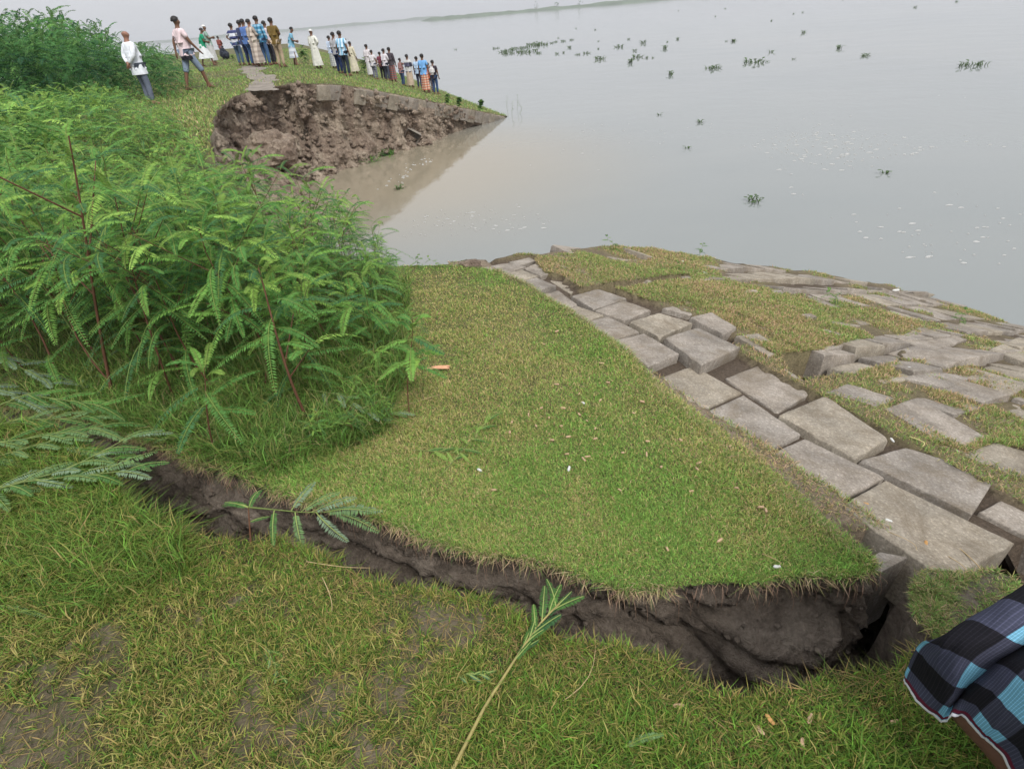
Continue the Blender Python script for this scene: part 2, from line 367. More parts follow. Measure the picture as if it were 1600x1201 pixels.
def cover(x, y):
    x = np.asarray(x, float); y = np.asarray(y, float)
    n = fbm(x * 1.6, y * 1.6, 0, 3, 41); d = crest_d(x, y)
    c = .014 - .022 * ss(1.8, 2.8, d) * ss(1.6, 3.2, x) + .05 * n + .02 * fbm(x * 6, y * 6, 0, 3, 43)
    c = np.where(inpoly(x, y, zones['bare']), -.04 + .035 * n, c)
    c = np.where(inpoly(x, y, zones['joint']), .0 + .02 * n + .015 * fbm(x * 14, y * 14, 0, 2, 6), c)
    for k in ('cover_a', 'cover_b', 'cover_c'): c = np.where(inpoly(x, y, zones[k]), .022 + .045 * n + .012 * fbm(x * 9, y * 9, 0, 2, 4), c)
    c = np.where(d < .06, np.maximum(c, .005 + .02 * n), c)
    c = np.where(inpoly(x, y, zones['gap_a']) | inpoly(x, y, zones['gap_c']), -.32, c); c = np.where(inpoly(x, y, zones['gap_b']), -.16, c)
    c = np.where((d > .86) & (d < 1.4) & (y < 3.2) & (c > -.1), np.clip(c, .004, .03), c)
    for k in ('slab_a', 'slab_b', 'slab_c'): c = np.where(inpoly(x, y, zones[k]), -.05 + .02 * n, c)
    c = np.where((y < 1.34) & (x > 1.18), -.20, c)
    return c
def z_rs(x, y): return z_rev(x, y) + cover(x, y)
m, t, b = newmat('slope_soil'); v = pos(t); at_ = nd(t, 'ShaderNodeAttribute', attribute_name='Col')
c2 = ramp(t, noise(t, 60, 5, .7, v), [(.3, (.5, .47, .43)), (.7, (1.3, 1.25, 1.2))]); t.links.new(mixc(t, 1.0, at_.outputs['Color'], c2, 'MULTIPLY'), b.inputs['Base Color']); bump(t, b, noise(t, 60, 6, .72, v), .9, .015)
def soilcol(x, y):
    k = ss(-.03, .02, cover(x, y))[:, None] * (1 - ss(.05, -.02, crest_d(x, y)))[:, None]; k3 = ss(-.2, -.1, cover(x, y))[:, None]; n = (.5 + .8 * fbm(x * 3, y * 3, 0, 3, 61))[:, None].clip(0, 1)
    dryc = np.array([.20, .165, .125]); mud = np.array([.085, .066, .05]); ol = np.array([.15, .14, .065]) * n + np.array([.22, .185, .125]) * (1 - n)
    d2 = ss(.10, .02, crest_d(x, y))[:, None]
    return (ol * k + mud * (1 - k)) * (1 - d2) + dryc * d2
rev = sheet('slope_ground', rev_poly, [(-.6, 3.4, 1.1, 6.2, .045), (-1, 10, .8, 8.5, .12)], z_rs, m, colf=soilcol)

# ---- walls
def crack_disp(u, q, x, y, z):
    strata = fbm(u * 2.2 + z * 1.5, z * 13, 0, 5, 51) * .085 + fbm(u * 13, z * 24, 0, 4, 57) * .034 - (1 - np.abs(fbm(u * 1.6 + .4 * z, z * 7 + 1.2 * u, 0, 4, 58))) ** 9 * .05
    big = fbm(u * 1.3, z * 2.6, 0, 3, 53) * .10 + np.abs(fbm(u * 3.1 + 3 * z, z * 5, 0, 4, 55)) * .06
    lump = np.exp(-((x - .85) / .30) ** 2) * ss(.03, .40, q) * .22 - np.abs(fbm(u * 2.4 + 1.4 * z, 3.3, 0, 3, 59)) ** .6 * .05
    k = ss(.0, .10, q)
    return k * (strata + big - .02 + .06 * ss(0, .7, q) * 1.4 + lump) - .035 * ss(0, .03, q) * (1 - ss(.10, .2, q))
wF, wF_V = wall('crack_wall', lipF, z_land, .95, 70, M_crack, crack_disp, side=-1 if False else 1)
def plain_disp(u, q, x, y, z): return .06 * fbm(u * 2, z * 6, 0, 4, 61) * ss(0, .1, q) - .03 * ss(0, .06, q)
wN, _ = wall('crack_wall', lipN, z_near, 1.05, 40, M_crack, plain_disp, side=-1)
wR, _ = wall('slope_wall', fedge, z_rs, 1.0, 20, M_crack, plain_disp, side=1, off=.03)
fl = mk('crack_floor', [(-12, .1, -1.02), (2.6, .1, -1.02), (2.6, 2.0, -1.02), (0, 3.5, -1.02), (-12, 4.2, -1.02)], [np.array([[0, 1, 2, 3], [0, 3, 4, 4]])[:1], np.array([[0, 3, 4]])], M_crack); structure(fl)
wall('bank_wall', brk, z_land, 2.2, 20, M_cliff, lambda u, q, x, y, z: q * .1 + .05 * fbm(u * 2, z * 3, 0, 3, 3), side=1)
wall('slope_wall', bedge, z_rs, 1.9, 16, M_cliff, lambda u, q, x, y, z: q * .1 + .04 * fbm(u * 2, z * 3, 0, 3, 4), side=-1)
UJ = float(np.sum(np.hypot(*(np.array(cl)[1:] - np.array(cl)[:-1]).T)))
def cliff_disp(u, q, x, y, z):
    k2 = ss(UJ - .9, UJ + .5, u)
    g = fbm(u * .55, z * .5, 0, 2, 71) * .40
    gully = -np.abs(fbm(u * .9 + .3 * z, z * .35, 0, 3, 72)) * .6 + .15
    rough = fbm(u * 2.4, z * 1.4, 0, 5, 73) * .24 + np.abs(fbm(u * 5, z * 3.5, 0, 4, 77)) * .15 - np.abs(fbm(u * 1.9, z * .6, 0, 4, 79)) * .45
    deb = ss(1.0, 2.4, q) * (.95 + .9 * fbm(u * .6, .3, 0, 2, 75) + .3 * fbm(u * 3, z * 3, 0, 4, 76)) * np.clip(q / 2.4, 0, 1)
    dd = np.clip((z_land(x, y) + 2.1) / 2.3, 0, 1)
    a1 = ss(0, .25, q) * (g + gully + rough) + deb + q * .05
    a2 = ss(.3, .5, q) * (rough * 1.0 - .04) + ss(.9, 2.1, q) * dd * (.35 + .5 * fbm(u * 2, z * 2, 0, 4, 78))
    return a1 * (1 - k2) + a2 * k2
cw, CV = wall('cliff', cl[:-1] + se, z_land, lambda x, y: z_land(x, y) + 2.45, 110, M_cliff, cliff_disp, side=1, off=-.003)

# ---- water, shores
ZW = -2.0
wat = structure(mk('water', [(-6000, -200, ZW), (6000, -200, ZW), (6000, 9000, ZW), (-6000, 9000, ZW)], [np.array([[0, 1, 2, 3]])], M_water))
# ------------------------------------------------------------------ concrete blocks
def block_mesh(top, thick, seed, name='concrete_block', n=9):
    """top: 4 world corners (L,T,R,B). Returns centred mesh + centre."""
    Q = np.array(top, float); c = Q.mean(0)
    nm = np.cross(Q[2] - Q[0], Q[3] - Q[1]); nm /= np.linalg.norm(nm)
    if nm[2] < 0: nm = -nm
    Q = c + (Q - c) - np.outer(((Q - c) @ nm), nm)
    Q = c + (Q - c) * .998
    ux, uy = Q[3] - Q[0], Q[1] - Q[0]
    a = np.array([0, .012, .035, .075] + [.075 + .85 * i / n for i in range(1, n)] + [.925, .965, .988, 1.0]); m = len(a)
    def pt(s, t): return Q[0] * (1 - s) * (1 - t) + Q[3] * s * (1 - t) + Q[1] * (1 - s) * t + Q[2] * s * t
    V = []; idx = {}
    rs = np.random.RandomState(seed); chip = rs.rand(4) * .03
    S_, T_g = np.meshgrid(a, a, indexing='ij'); S_ = S_.ravel()[:, None]; T_g = T_g.ravel()[:, None]; pp = pt(S_, T_g); ed = np.minimum(np.minimum(S_, 1 - S_), np.minimum(T_g, 1 - T_g))
    w_ = fbm(pp[:, 0] * 12, pp[:, 1] * 12, seed, 4, 3)[:, None]; w2 = fbm(pp[:, 0] * 35, pp[:, 1] * 35, seed, 3, 5)[:, None]; wp = np.maximum(0, w_)
    dz = .003 * w2 + .004 * w_ - (.003 + .007 * wp) * np.maximum(0, 1 - ed / .03) ** 1.5
    for qi, (ca, cb) in enumerate(((0, 0), (0, 1), (1, 1), (1, 0))):
        if rs.rand() < .55: cd_ = np.hypot(S_ - ca, (T_g - cb) * rs.uniform(.7, 1.4)); dz = dz - np.maximum(0, rs.uniform(.03, .07) - cd_) * rs.uniform(.1, .35)
    for _k in range(3):
        ce = rs.rand(); sd_ = rs.randint(4); es, et = [(ce, 0), (ce, 1), (0, ce), (1, ce)][sd_]; cd_ = np.hypot(S_ - es, T_g - et); dz = dz - np.maximum(0, rs.uniform(.02, .045) - cd_) * rs.uniform(.15, .45)
    V = pp + nm * dz + (c - pp) * (.012 + .02 * wp) * np.maximum(0, 1 - ed / .02)
    V = np.array(V); I = np.arange(m * m).reshape(m, m)
    F_ = [np.stack([I[:-1, :-1], I[1:, :-1], I[1:, 1:], I[:-1, 1:]], -1).reshape(-1, 4)]
    ring = list(I[:, 0]) + list(I[-1, 1:]) + list(I[:-1, -1][::-1]) + list(I[0, 1:-1][::-1])
    rows = [np.array(ring)]; VV = [V]; base = len(V)
    rp_ = V[ring]
    for k, q in enumerate((.02, .3, .6, .9, 1.0)):
        pk = rp_ - nm * thick * q
        nn = fbm(pk[:, 0] * 14, pk[:, 1] * 14, pk[:, 2] * 14 + seed, 3, 9) * .004
        dirn = (pk - c); dirn -= np.outer(dirn @ nm, nm); dirn /= np.linalg.norm(dirn, axis=1)[:, None]
        VV.append(pk + dirn * (nn[:, None] + .002)); rows.append(np.arange(base, base + len(ring))); base += len(ring)
    for r0, r1 in zip(rows[:-1], rows[1:]):
        F_.append(np.stack([r0, r1, np.roll(r1, -1), np.roll(r0, -1)], -1))
    V = np.vstack(VV) - c
    return V, F_, c, rows[-1]
def add_block(top, thick=.2, seed=0, label='', mat=0, group='concrete revetment blocks', n=9):
    V, Fs, c, bot = block_mesh(top, thick, seed, n=n)
    k = len(bot) // 2
    o = mk('concrete_block', V, Fs, M_conc[mat % 3], smooth=False)
    o.location = c
    return tag(o, label, 'concrete block', group)
ORD = ['first', 'second', 'third', 'fourth', 'fifth', 'sixth', 'seventh', 'eighth', 'ninth', 'tenth', 'eleventh', 'twelfth', 'thirteenth', 'fourteenth', 'fifteenth', 'sixteenth', 'seventeenth', 'eighteenth', 'nineteenth', 'twentieth', 'twenty first', 'twenty second', 'twenty third', 'twenty fourth', 'twenty fifth', 'twenty sixth', 'twenty seventh', 'twenty eighth', 'twenty ninth', 'thirtieth', 'thirty first', 'thirty second', 'thirty third', 'thirty fourth', 'thirty fifth']
rows_px = {
 'row beside the green lawn': [
  ([(752, 419), (792, 410), (823, 417), (785, 428)], 0, 'small flat'), ([(786, 428), (815, 421), (842, 431), (806, 441)], 0, 'flat'), ([(806, 441), (838, 433), (870, 446), (828, 457)], .03, 'raised'),
  ([(838, 463), (872, 453), (904, 476), (865, 487)], 0, 'flat'), ([(868, 488), (903, 478), (944, 492), (912, 503)], 0, 'flat'), ([(912, 503), (950, 494), (1000, 518), (960, 531)], 0, 'flat'),
  ([(960, 531), (1006, 520), (1062, 552), (1013, 573)], .03, 'raised'), ([(1030, 590), (1083, 570), (1160, 613), (1092, 644)], -.03, 'square'), ([(1093, 647), (1162, 616), (1252, 678), (1190, 710)], 0, 'square'),
  ([(1200, 709), (1257, 684), (1384, 745), (1306, 786)], 0, 'broad'), ([(1310, 789), (1384, 749), (1588, 848), (1480, 907)], .015, 'big muddy')],
 'second row from the lawn': [
  ([(795, 409), (828, 402), (838, 407), (806, 416)], -.01, 'thin'), ([(818, 419), (838, 411), (872, 424), (846, 431)], -.01, 'half buried'), ([(858, 438), (884, 434), (906, 452), (892, 460)], -.05, 'sunken'),
  ([(893, 462), (935, 451), (980, 466), (928, 483)], 0, 'flat'), ([(930, 484), (975, 469), (1018, 484), (976, 501)], 0, 'speckled'), ([(984, 502), (1030, 488), (1083, 504), (1032, 527)], .02, 'raised'),
  ([(1038, 527), (1090, 511), (1158, 542), (1097, 570)], .04, 'tall raised'), ([(1133, 590), (1205, 562), (1280, 607), (1215, 646)], -.03, 'square'), ([(1217, 647), (1290, 617), (1390, 685), (1337, 717)], .02, 'yellowish'),
  ([(1342, 718), (1415, 698), (1560, 742), (1520, 803)], 0, 'broad'), ([(1528, 799), (1604, 760), (1750, 812), (1690, 880)], -.03, 'tilted')],
 'third row from the lawn': [
  ([(990, 455), (1022, 447), (1062, 461), (1030, 470)], 0, 'muddy'), ([(1035, 481), (1072, 475), (1112, 486), (1078, 492)], 0, 'grass edged'), ([(1078, 495), (1112, 487), (1152, 511), (1131, 522)], .03, 'tilted'),
  ([(1150, 524), (1185, 520), (1222, 545), (1202, 557)], .02, 'cracked'), ([(1290, 612), (1325, 598), (1400, 622), (1372, 634)], .01, 'half buried'),
  ([(1381, 637), (1434, 619), (1547, 685), (1500, 707)], .015, 'long'), ([(1502, 708), (1556, 690), (1660, 722), (1606, 752)], .01, 'grass edged')],
}
k_ = 0
for rn, bl in rows_px.items():
    for i, (px, dz, adj) in enumerate(bl):
        f_ = lambda x, y, dz=dz: z_rev(x, y) + dz
        top = [hit(*p, f_) for p in px]
        add_block(top, .26 if dz > .04 else .22, 100 + k_, f'{adj} concrete block, {ORD[i]} from the water end of the {rn}', k_); k_ += 1
extra = [
 ([(1336, 884), (1376, 861), (1421, 870), (1377, 894)], .0, .36, 'dark wet corner block jutting over the crack under the lawn corner'),
 ([(905, 527), (925, 536), (985, 570), (957, 584)], -.03, .2, 'narrow muddy block wedged between lawn edge and raised blocks'),
 ([(985, 605), (1008, 603), (1034, 628), (1012, 642)], -.02, .2, 'small buried block showing through dry grass at the lawn edge'),
 ([(1222, 530), (1290, 513), (1347, 531), (1283, 549)], .02, .34, 'upright block face standing behind the long grassy gap'),
 ([(1402, 528), (1440, 507), (1512, 530), (1452, 549)], .02, .3, 'block at the right end of the long grassy gap'),
 ([(1545, 545), (1592, 526), (1660, 550), (1620, 572)], .04, .3, 'lifted slab at the right edge above the yellow grass'),
 ([(1410, 590), (1450, 577), (1520, 590), (1480, 605)], .02, .2, 'pale flat block showing through grass beyond the grassy gap'),
 ([(1590, 850), (1640, 880), (1700, 930), (1600, 905)], -.22, .3, 'dropped block lying lower in the crack behind the checked cloth')]
for px, dz, th, lb in extra:
    f_ = lambda x, y, dz=dz: z_rev(x, y) + dz
    add_block([hit(*p, f_) for p in px], th, 200 + k_, lb, k_); k_ += 1
# regular rows further down the slope
cdir = np.array([-NC[1], NC[0]])
hand = [inp for inp in (zones['hand'], zones['bare'], zones['gap_a'], zones['gap_b'], zones['gap_c'])]
rsb = np.random.RandomState(5); bpoly = [tuple(p) for p in rev_poly]
for r in range(1, 17):
    d0 = .05 + .40 * r; tilt = rsb.uniform(-.05, .07) + (.03 if r > 5 else 0); cnt = 0; sh = rsb.uniform(0, .4)
    for q in range(44, -14, -1):
        sdist = (sh if r < 4 else .1 + .03 * r) + .41 * q
        cx, cy = CC + NC * d0 + cdir * sdist
        if not (inpoly(np.array([cx]), np.array([cy]), bpoly)[0]): continue
        bad = any(inpoly(np.array([cx]), np.array([cy]), h_)[0] for h_ in hand)
        if bad: continue
        dv = np.array([cx, cy, float(z_rev(cx, cy)) - H]); cc = dv @ np.array(fw_)
        if cc < .2: continue
        U = 800 + F * (dv @ np.array(rx_)) / cc; Vp = 600.5 - F * (dv @ np.array(up_)) / cc
        if U > 1720 or U < 740 or Vp < 380 or Vp > 900: continue
        kq = np.random.RandomState(1000 + q); st_ = 1.0 if (r > 3 and cx > 1.7) else .25; dz = rsb.normal(0, .008) + (.012 if r > 4 else -.012) + kq.normal(0, .010) * st_; tx, ty = -abs(kq.normal(.06, .035)) * st_ + rsb.normal(0, .015), rsb.normal(0, .03)
        h1, h2 = .185, .19; ang = rsb.normal(0, .03)
        a1 = NC * math.cos(ang) + cdir * math.sin(ang); a2 = cdir * math.cos(ang) - NC * math.sin(ang)
        top = []
        for (s, t_) in ((-1, -1), (-1, 1), (1, 1), (1, -1)):
            xy = np.array([cx, cy]) + a1 * s * h1 + a2 * t_ * h2
            top.append(np.array([xy[0], xy[1], float(z_rev(xy[0], xy[1])) + dz + ty * s * h1 * 2 + tx * t_ * h2 * 2]))
        th = .2
        if cnt >= len(ORD): break
        add_block(top, th, 300 + k_, f'weathered block, {ORD[cnt]} from the far end of the {ORD[r + 3]} row down the slope', k_, n=4); k_ += 1; cnt += 1
# blocks in the cut of the far bank
pv = np.array(slope_edge); seg = np.hypot(*(pv[1:] - pv[:-1]).T); cum = np.concatenate([[0], np.cumsum(seg)])
def along(s): return np.array([np.interp(s, cum, pv[:, 0]), np.interp(s, cum, pv[:, 1])])
s_ = .15; i = 0
while s_ < cum[-1] - .1:
    wd = rsb.uniform(.38, .46)
    if i not in (2,):
        a, b = along(s_), along(min(s_ + wd - .015, cum[-1])); t2 = (b - a) / np.linalg.norm(b - a); n2 = np.array([t2[1], -t2[0]])
        pr = rsb.uniform(.03, .10); drop = rsb.uniform(.0, .03)
        A, B2 = a + n2 * pr, b + n2 * pr; A2, B3 = a - n2 * .3, b - n2 * .3
        top = [np.array([p[0], p[1], float(z_land(p[0], p[1])) - drop - .012]) for p in (A, A2, B3, B2)]
        add_block(top, rsb.uniform(.34, .42), 700 + i, f'{ORD[i]} block from the path along the broken edge of the far bank', i + 1, 'blocks exposed in the cut of the far bank', n=3)
    s_ += wd; i += 1
p = at(640, 226, -1.98)
a_ = np.array([.42, .1, .0]); b_ = np.array([-.12, .38, .30]);
add_block([p + np.array([-.25, -.1, .25]), p + np.array([.02, -.1, .62]), p + np.array([.42, .05, .33]), p + np.array([.14, .05, .0])], .3, 900, 'tumbled pale square block half sunk at the foot of the far cliff', 2, 'blocks exposed in the cut of the far bank', n=4)

# ------------------------------------------------------------------ grass
def blades(bx, by, bz, length, width, lean, az, col, curve=.5, seg=2, tipcol=1.12):
    n = len(bx); dx, dy = np.cos(az), np.sin(az)
    B = np.column_stack([bx, by, bz])
    vert = length * np.cos(lean); hor = length * np.sin(lean)
    mid = B + np.column_stack([dx * hor * .38, dy * hor * .38, vert * .62])
    tip = B + np.column_stack([dx * hor * (1 + curve * .3), dy * hor * (1 + curve * .3), vert * (1 - curve * .25)])
    ra = az + math.pi / 2 + RS.normal(0, .8, n); side = np.column_stack([np.cos(ra), np.sin(ra), np.zeros(n)]) * (width / 2)[:, None]
    V = np.stack([B - side * .8, B + side * .8, mid + side, mid - side, tip], 1)
    i0 = np.arange(n) * 5
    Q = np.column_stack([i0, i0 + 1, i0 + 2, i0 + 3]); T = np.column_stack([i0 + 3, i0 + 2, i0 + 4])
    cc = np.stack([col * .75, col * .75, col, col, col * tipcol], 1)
    return V.reshape(-1, 3), Q, T, cc.reshape(-1, 3)
def join(parts):
    V, Q, T, Cc = [], [], [], []; o = 0
    for v, q, t_, c in parts:
        V.append(v); Q.append(q + o); T.append(t_ + o); Cc.append(c); o += len(v)
    return np.vstack(V), np.vstack(Q), np.vstack(T), np.vstack(Cc)
GREEN, OLIVE, YEL, TAN, DARK, BRIGHT = [np.array(c) for c in ((.15, .255, .065), (.185, .225, .07), (.32, .31, .12), (.44, .33, .20), (.07, .125, .04), (.21, .38, .09))]
def palette(n, w_):
    P_ = np.stack([GREEN, OLIVE, YEL, TAN, DARK, BRIGHT]); w_ = np.asarray(w_, float)
    if w_.ndim == 1: w_ = np.tile(w_, (n, 1))
    cs = np.cumsum(w_ / w_.sum(1, keepdims=True), 1); k = (RS.rand(n)[:, None] > cs).sum(1).clip(0, 5)
    return P_[k] * RS.uniform(.75, 1.3, (n, 1)) * RS.uniform(.93, 1.07, (n, 3))
def scatter(poly, n, dens=None, box=None):
    p = np.array(poly)[:, :2]; x0, y0 = p.min(0); x1, y1 = p.max(0)
    if box: x0, x1, y0, y1 = max(x0, box[0]), min(x1, box[1]), max(y0, box[2]), min(y1, box[3])
    ox, oy = [], []; c = 0
    for _ in range(60):
        x = RS.uniform(x0, x1, n * 2); y = RS.uniform(y0, y1, n * 2); ok = inpoly(x, y, poly)
        if dens is not None: ok &= RS.rand(len(x)) < dens(x, y)
        ox.append(x[ok]); oy.append(y[ok]); c += ok.sum()
        if c >= n: break
    return np.concatenate(ox)[:n], np.concatenate(oy)[:n]
SC = lambda P_: [tuple(q[:2]) for q in P_]
parts = []
# near lawn: density fades where the photo shows trampled bare earth
near_s = SC(lipN[::3]) + [(7, .35), (7, -1.5), (-9, -1.5)]
def dn(x, y):
    r = np.hypot(x, y); return np.clip(1.2 / (r + .25), .15, 1) * (1 - .94 * ss(.22, .72, bare(x, y)))
x, y = scatter(near_s, 185000, dn, (-3.2, 1.9, .25, 2.2)); xo, yo = scatter(near_s, 26000, lambda x, y: ((x < -3.2) | (x > 1.9) | (y < .25)) * 1.0, (-6.5, 4.5, -.6, 2.2)); x = np.append(x, xo); y = np.append(y, yo); n = len(x); b_ = bare(x, y)
g = np.clip(.5 + 1.3 * fbm(x * 1.3, y * 1.3, 0, 3, 93), 0, 1)
lf_ = ss(.1, -.5, x) * ss(1.3, 1.0, y); w_ = np.column_stack([.30 + .3 * g * (1 - lf_), .30 + 0 * g, .10 + .2 * (1 - g), .10 + .5 * b_ + .15 * (1 - g) + .35 * lf_, .18 + .1 * lf_, .10 * g * (1 - lf_)])
dg = fbm(x * 2.3, y * 2.3, 0, 3, 95)
ln = RS.gamma(6, .0053, n) * (1 + .55 * np.clip(dg, -.6, 1)) * (1 - .35 * b_) + .008
lipA = np.array([p for p in lipN if -3.4 < p[0] < 2.2][::4]); dl_ = np.concatenate([np.sqrt(((x[i:i + 20000, None] - lipA[None, :, 0]) ** 2 + (y[i:i + 20000, None] - lipA[None, :, 1]) ** 2).min(1)) for i in range(0, len(x), 20000)]); ln = ln * (.42 + .58 * ss(.02, .22, dl_))
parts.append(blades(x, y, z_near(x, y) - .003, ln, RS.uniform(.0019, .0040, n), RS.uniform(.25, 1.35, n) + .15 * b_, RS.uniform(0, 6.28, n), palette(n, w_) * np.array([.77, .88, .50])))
# flat litter thatch near
x, y = scatter(near_s, 45000, lambda x, y: np.clip(1.0 / (np.hypot(x, y) + .3), .2, 1) * (1 - .6 * ss(.25, .72, bare(x, y))), (-3.2, 1.9, .25, 2.2)); n = len(x)
parts.append(blades(x, y, z_near(x, y) + .004, RS.uniform(.02, .09, n), RS.uniform(.0015, .003, n), RS.uniform(1.35, 1.56, n), RS.uniform(0, 6.28, n), palette(n, [.12, .25, .2, .42, .25, 0]) * np.array([.62, .6, .42]), .1))
def edge_band(line, zf, n, inner, col_w, l0, l1, side, hang):
    L2 = np.array(line); k = RS.randint(1, len(L2) - 1, n * 2); k = k[(fbm(k * .11, .5, 0, 3, 7) + .55 * RS.rand(n * 2)) > .15][:n]; n = len(k); tg = L2[k] - L2[k - 1]; tg /= np.linalg.norm(tg, axis=1)[:, None] + 1e-9
    nr = np.column_stack([tg[:, 1], -tg[:, 0]]) * side; off = -np.abs(RS.normal(0, inner, n)) + .008
    p = L2[k] + nr * off[:, None]; az = np.arctan2(nr[:, 1], nr[:, 0]) + RS.normal(0, 1.2, n)
    ln = RS.uniform(l0, l1, n); lean = RS.uniform(*hang, n)
    return blades(p[:, 0], p[:, 1], zf(p[:, 0], p[:, 1]) - .002, ln, RS.uniform(.0016, .0034, n), lean, az, palette(n, col_w) * (np.array([.78, .78, .5]) if zf is z_near else 1.0), .9)
nv = [p for p in lipN if -3 < p[0] < 2]
parts.append(edge_band(nv, z_near, 6500, .03, [.3, .3, .25, .2, .1, .12], .015, .06, -1, (.1, 1.5)))
tuft = W([(1424, 914), (1462, 902), (1530, 895), (1572, 902), (1600, 940), (1562, 985), (1502, 1002), (1462, 984), (1428, 955)], lambda x, y: -.12)
x, y = scatter(tuft, 12000); n = len(x)
def z_tuft(x, y): return -.125 + .015 * fbm(x * 12, y * 12, 0, 3, 5)
tparts = [blades(x, y, z_tuft(x, y) - .003, RS.uniform(.012, .035, n) * (1 + .7 * fbm(x * 25, y * 25, 0, 2, 8)), RS.uniform(.0018, .0032, n), RS.uniform(.7, 1.55, n), RS.uniform(0, 6.28, n), palette(n, [.3, .25, .35, .2, .03, .15]))]
V, Q, T, Cc = join(parts)
go = tag(mk('grass', V, [Q, T], M_grass, col=Cc), 'long olive grass on the trampled ground in front of the crack', 'grass', kind='stuff')
# slumped lawn behind the crack
parts = []
lawn_px = [(1376, 884), (1190, 718), (1050, 612), (950, 528), (850, 462), (760, 420), (700, 414), (622, 416), (560, 470), (520, 600), (420, 660), (220, 640), (60, 620), (-60, 620)]
brown = W([(215, 652), (340, 664), (392, 700), (400, 760), (300, 732), (195, 690)], z_land)
lawn_s = SC(lipF[::3]) + W(lawn_px, z_land)
def dl(x, y): r = np.hypot(x, y); return np.clip(2.2 / (r * r + .2), .10, 1)
x, y = scatter(lawn_s, 260000, lambda x, y: dl(x, y) * np.where(inpoly(x, y, brown), .25, 1)); n = len(x); r = np.hypot(x, y)
g = np.clip(.60 + 1.5 * fbm(x * 1.9, y * 1.9, 0, 4, 101), 0, 1); mid_ = np.exp(-((y - 2.9) / 1.2) ** 2) * np.exp(-((x + .1) / .8) ** 2)
g = np.clip(g - .35 * mid_, 0, 1)
w_ = np.column_stack([.25 + .35 * g, .25 + 0 * g, .12 + .35 * (1 - g), .06 + .35 * (1 - g), .06 + .06 * g, .05 + .25 * g])
shade = ss(-.3, -1.5, x + (y - 2) * .35)
ln = RS.uniform(.008, .026, n) * (1 + .5 * fbm(x * 5, y * 5, 0, 2, 3)) * (1 + 1.7 * shade) + .004
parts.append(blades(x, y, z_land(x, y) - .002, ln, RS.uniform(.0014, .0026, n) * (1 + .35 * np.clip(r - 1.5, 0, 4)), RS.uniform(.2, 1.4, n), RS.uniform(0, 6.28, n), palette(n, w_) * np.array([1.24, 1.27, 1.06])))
parts.append(edge_band([p for p in lipF if p[0] > -3.2], z_land, 5500, .03, [.25, .25, .25, .32, .05, .08], .01, .045, 1, (.3, 2.2)))
parts.append(edge_band([p for p in lipF if p[0] > -3.2], z_land, 2000, .010, [.10, .12, .15, .75, .1, 0], .015, .075, 1, (1.5, 2.9)))
parts.append(edge_band(crest, z_land, 7000, .03, [.2, .25, .35, .3, .05, .08], .015, .045, 1, (.5, 1.7)))
V, Q, T, Cc = join(parts)
tag(mk('grass', V, [Q, T], M_grass, col=Cc), 'short creeping grass on the slumped lawn beside the concrete blocks', 'grass', kind='stuff')
# tall rank grass below the thicket
parts = []
tall = W([(-60, 640), (60, 590), (200, 560), (420, 560), (560, 520), (640, 440), (640, 560), (600, 680), (420, 745), (330, 720), (200, 670), (0, 632)], z_land)
x, y = scatter(tall, 26000, dl); n = len(x)
x2, y2 = scatter(W([(-260, 600), (60, 590), (300, 640), (440, 640), (520, 610), (590, 540), (612, 470), (618, 424)], z_land) + [(-1.05, 4.7), (-2.65, 6.1), (-3.5, 7.2), (-7.6, 7.4), (-5.2, 3.5)], 30000, lambda x, y: np.clip(8 / (x * x + y * y), .1, 1)); x = np.append(x, x2); y = np.append(y, y2); n = len(x)
parts.append(blades(x, y, z_land(x, y) - .003, RS.uniform(.06, .24, n), RS.uniform(.002, .0045, n), RS.uniform(.15, 1.15, n), RS.uniform(0, 6.28, n), palette(n, [.4, .2, .18, .06, .2, .2]) * np.array([.8, .88, .7]), .9))
tall2 = W([(-120, 665), (60, 672), (120, 695), (170, 745), (210, 805), (290, 830), (300, 900), (160, 960), (-120, 1060)], z_near)
lipB = np.array([p for p in lipN if -3.4 < p[0] < -.6][::4])
x, y = scatter(tall2, 13000, lambda x, y: np.concatenate([np.clip(1.15 - np.sqrt(((x[i:i + 9000, None] - lipB[None, :, 0]) ** 2 + (y[i:i + 9000, None] - lipB[None, :, 1]) ** 2).min(1)) / .42, 0, 1) for i in range(0, len(x), 9000)])); n = len(x)
parts.append(blades(x, y, z_near(x, y) - .003, RS.uniform(.06, .17, n), RS.uniform(.002, .004, n), RS.uniform(.3, 1.4, n), RS.uniform(0, 6.28, n), palette(n, [.4, .2, .2, .1, .1, .2]) * np.array([.72, .78, .5]), .9))
V, Q, T, Cc = join(parts)
tag(mk('grass', V, [Q, T], M_grass, col=Cc), 'tall rank green grass under the feathery weeds', 'grass', kind='stuff')
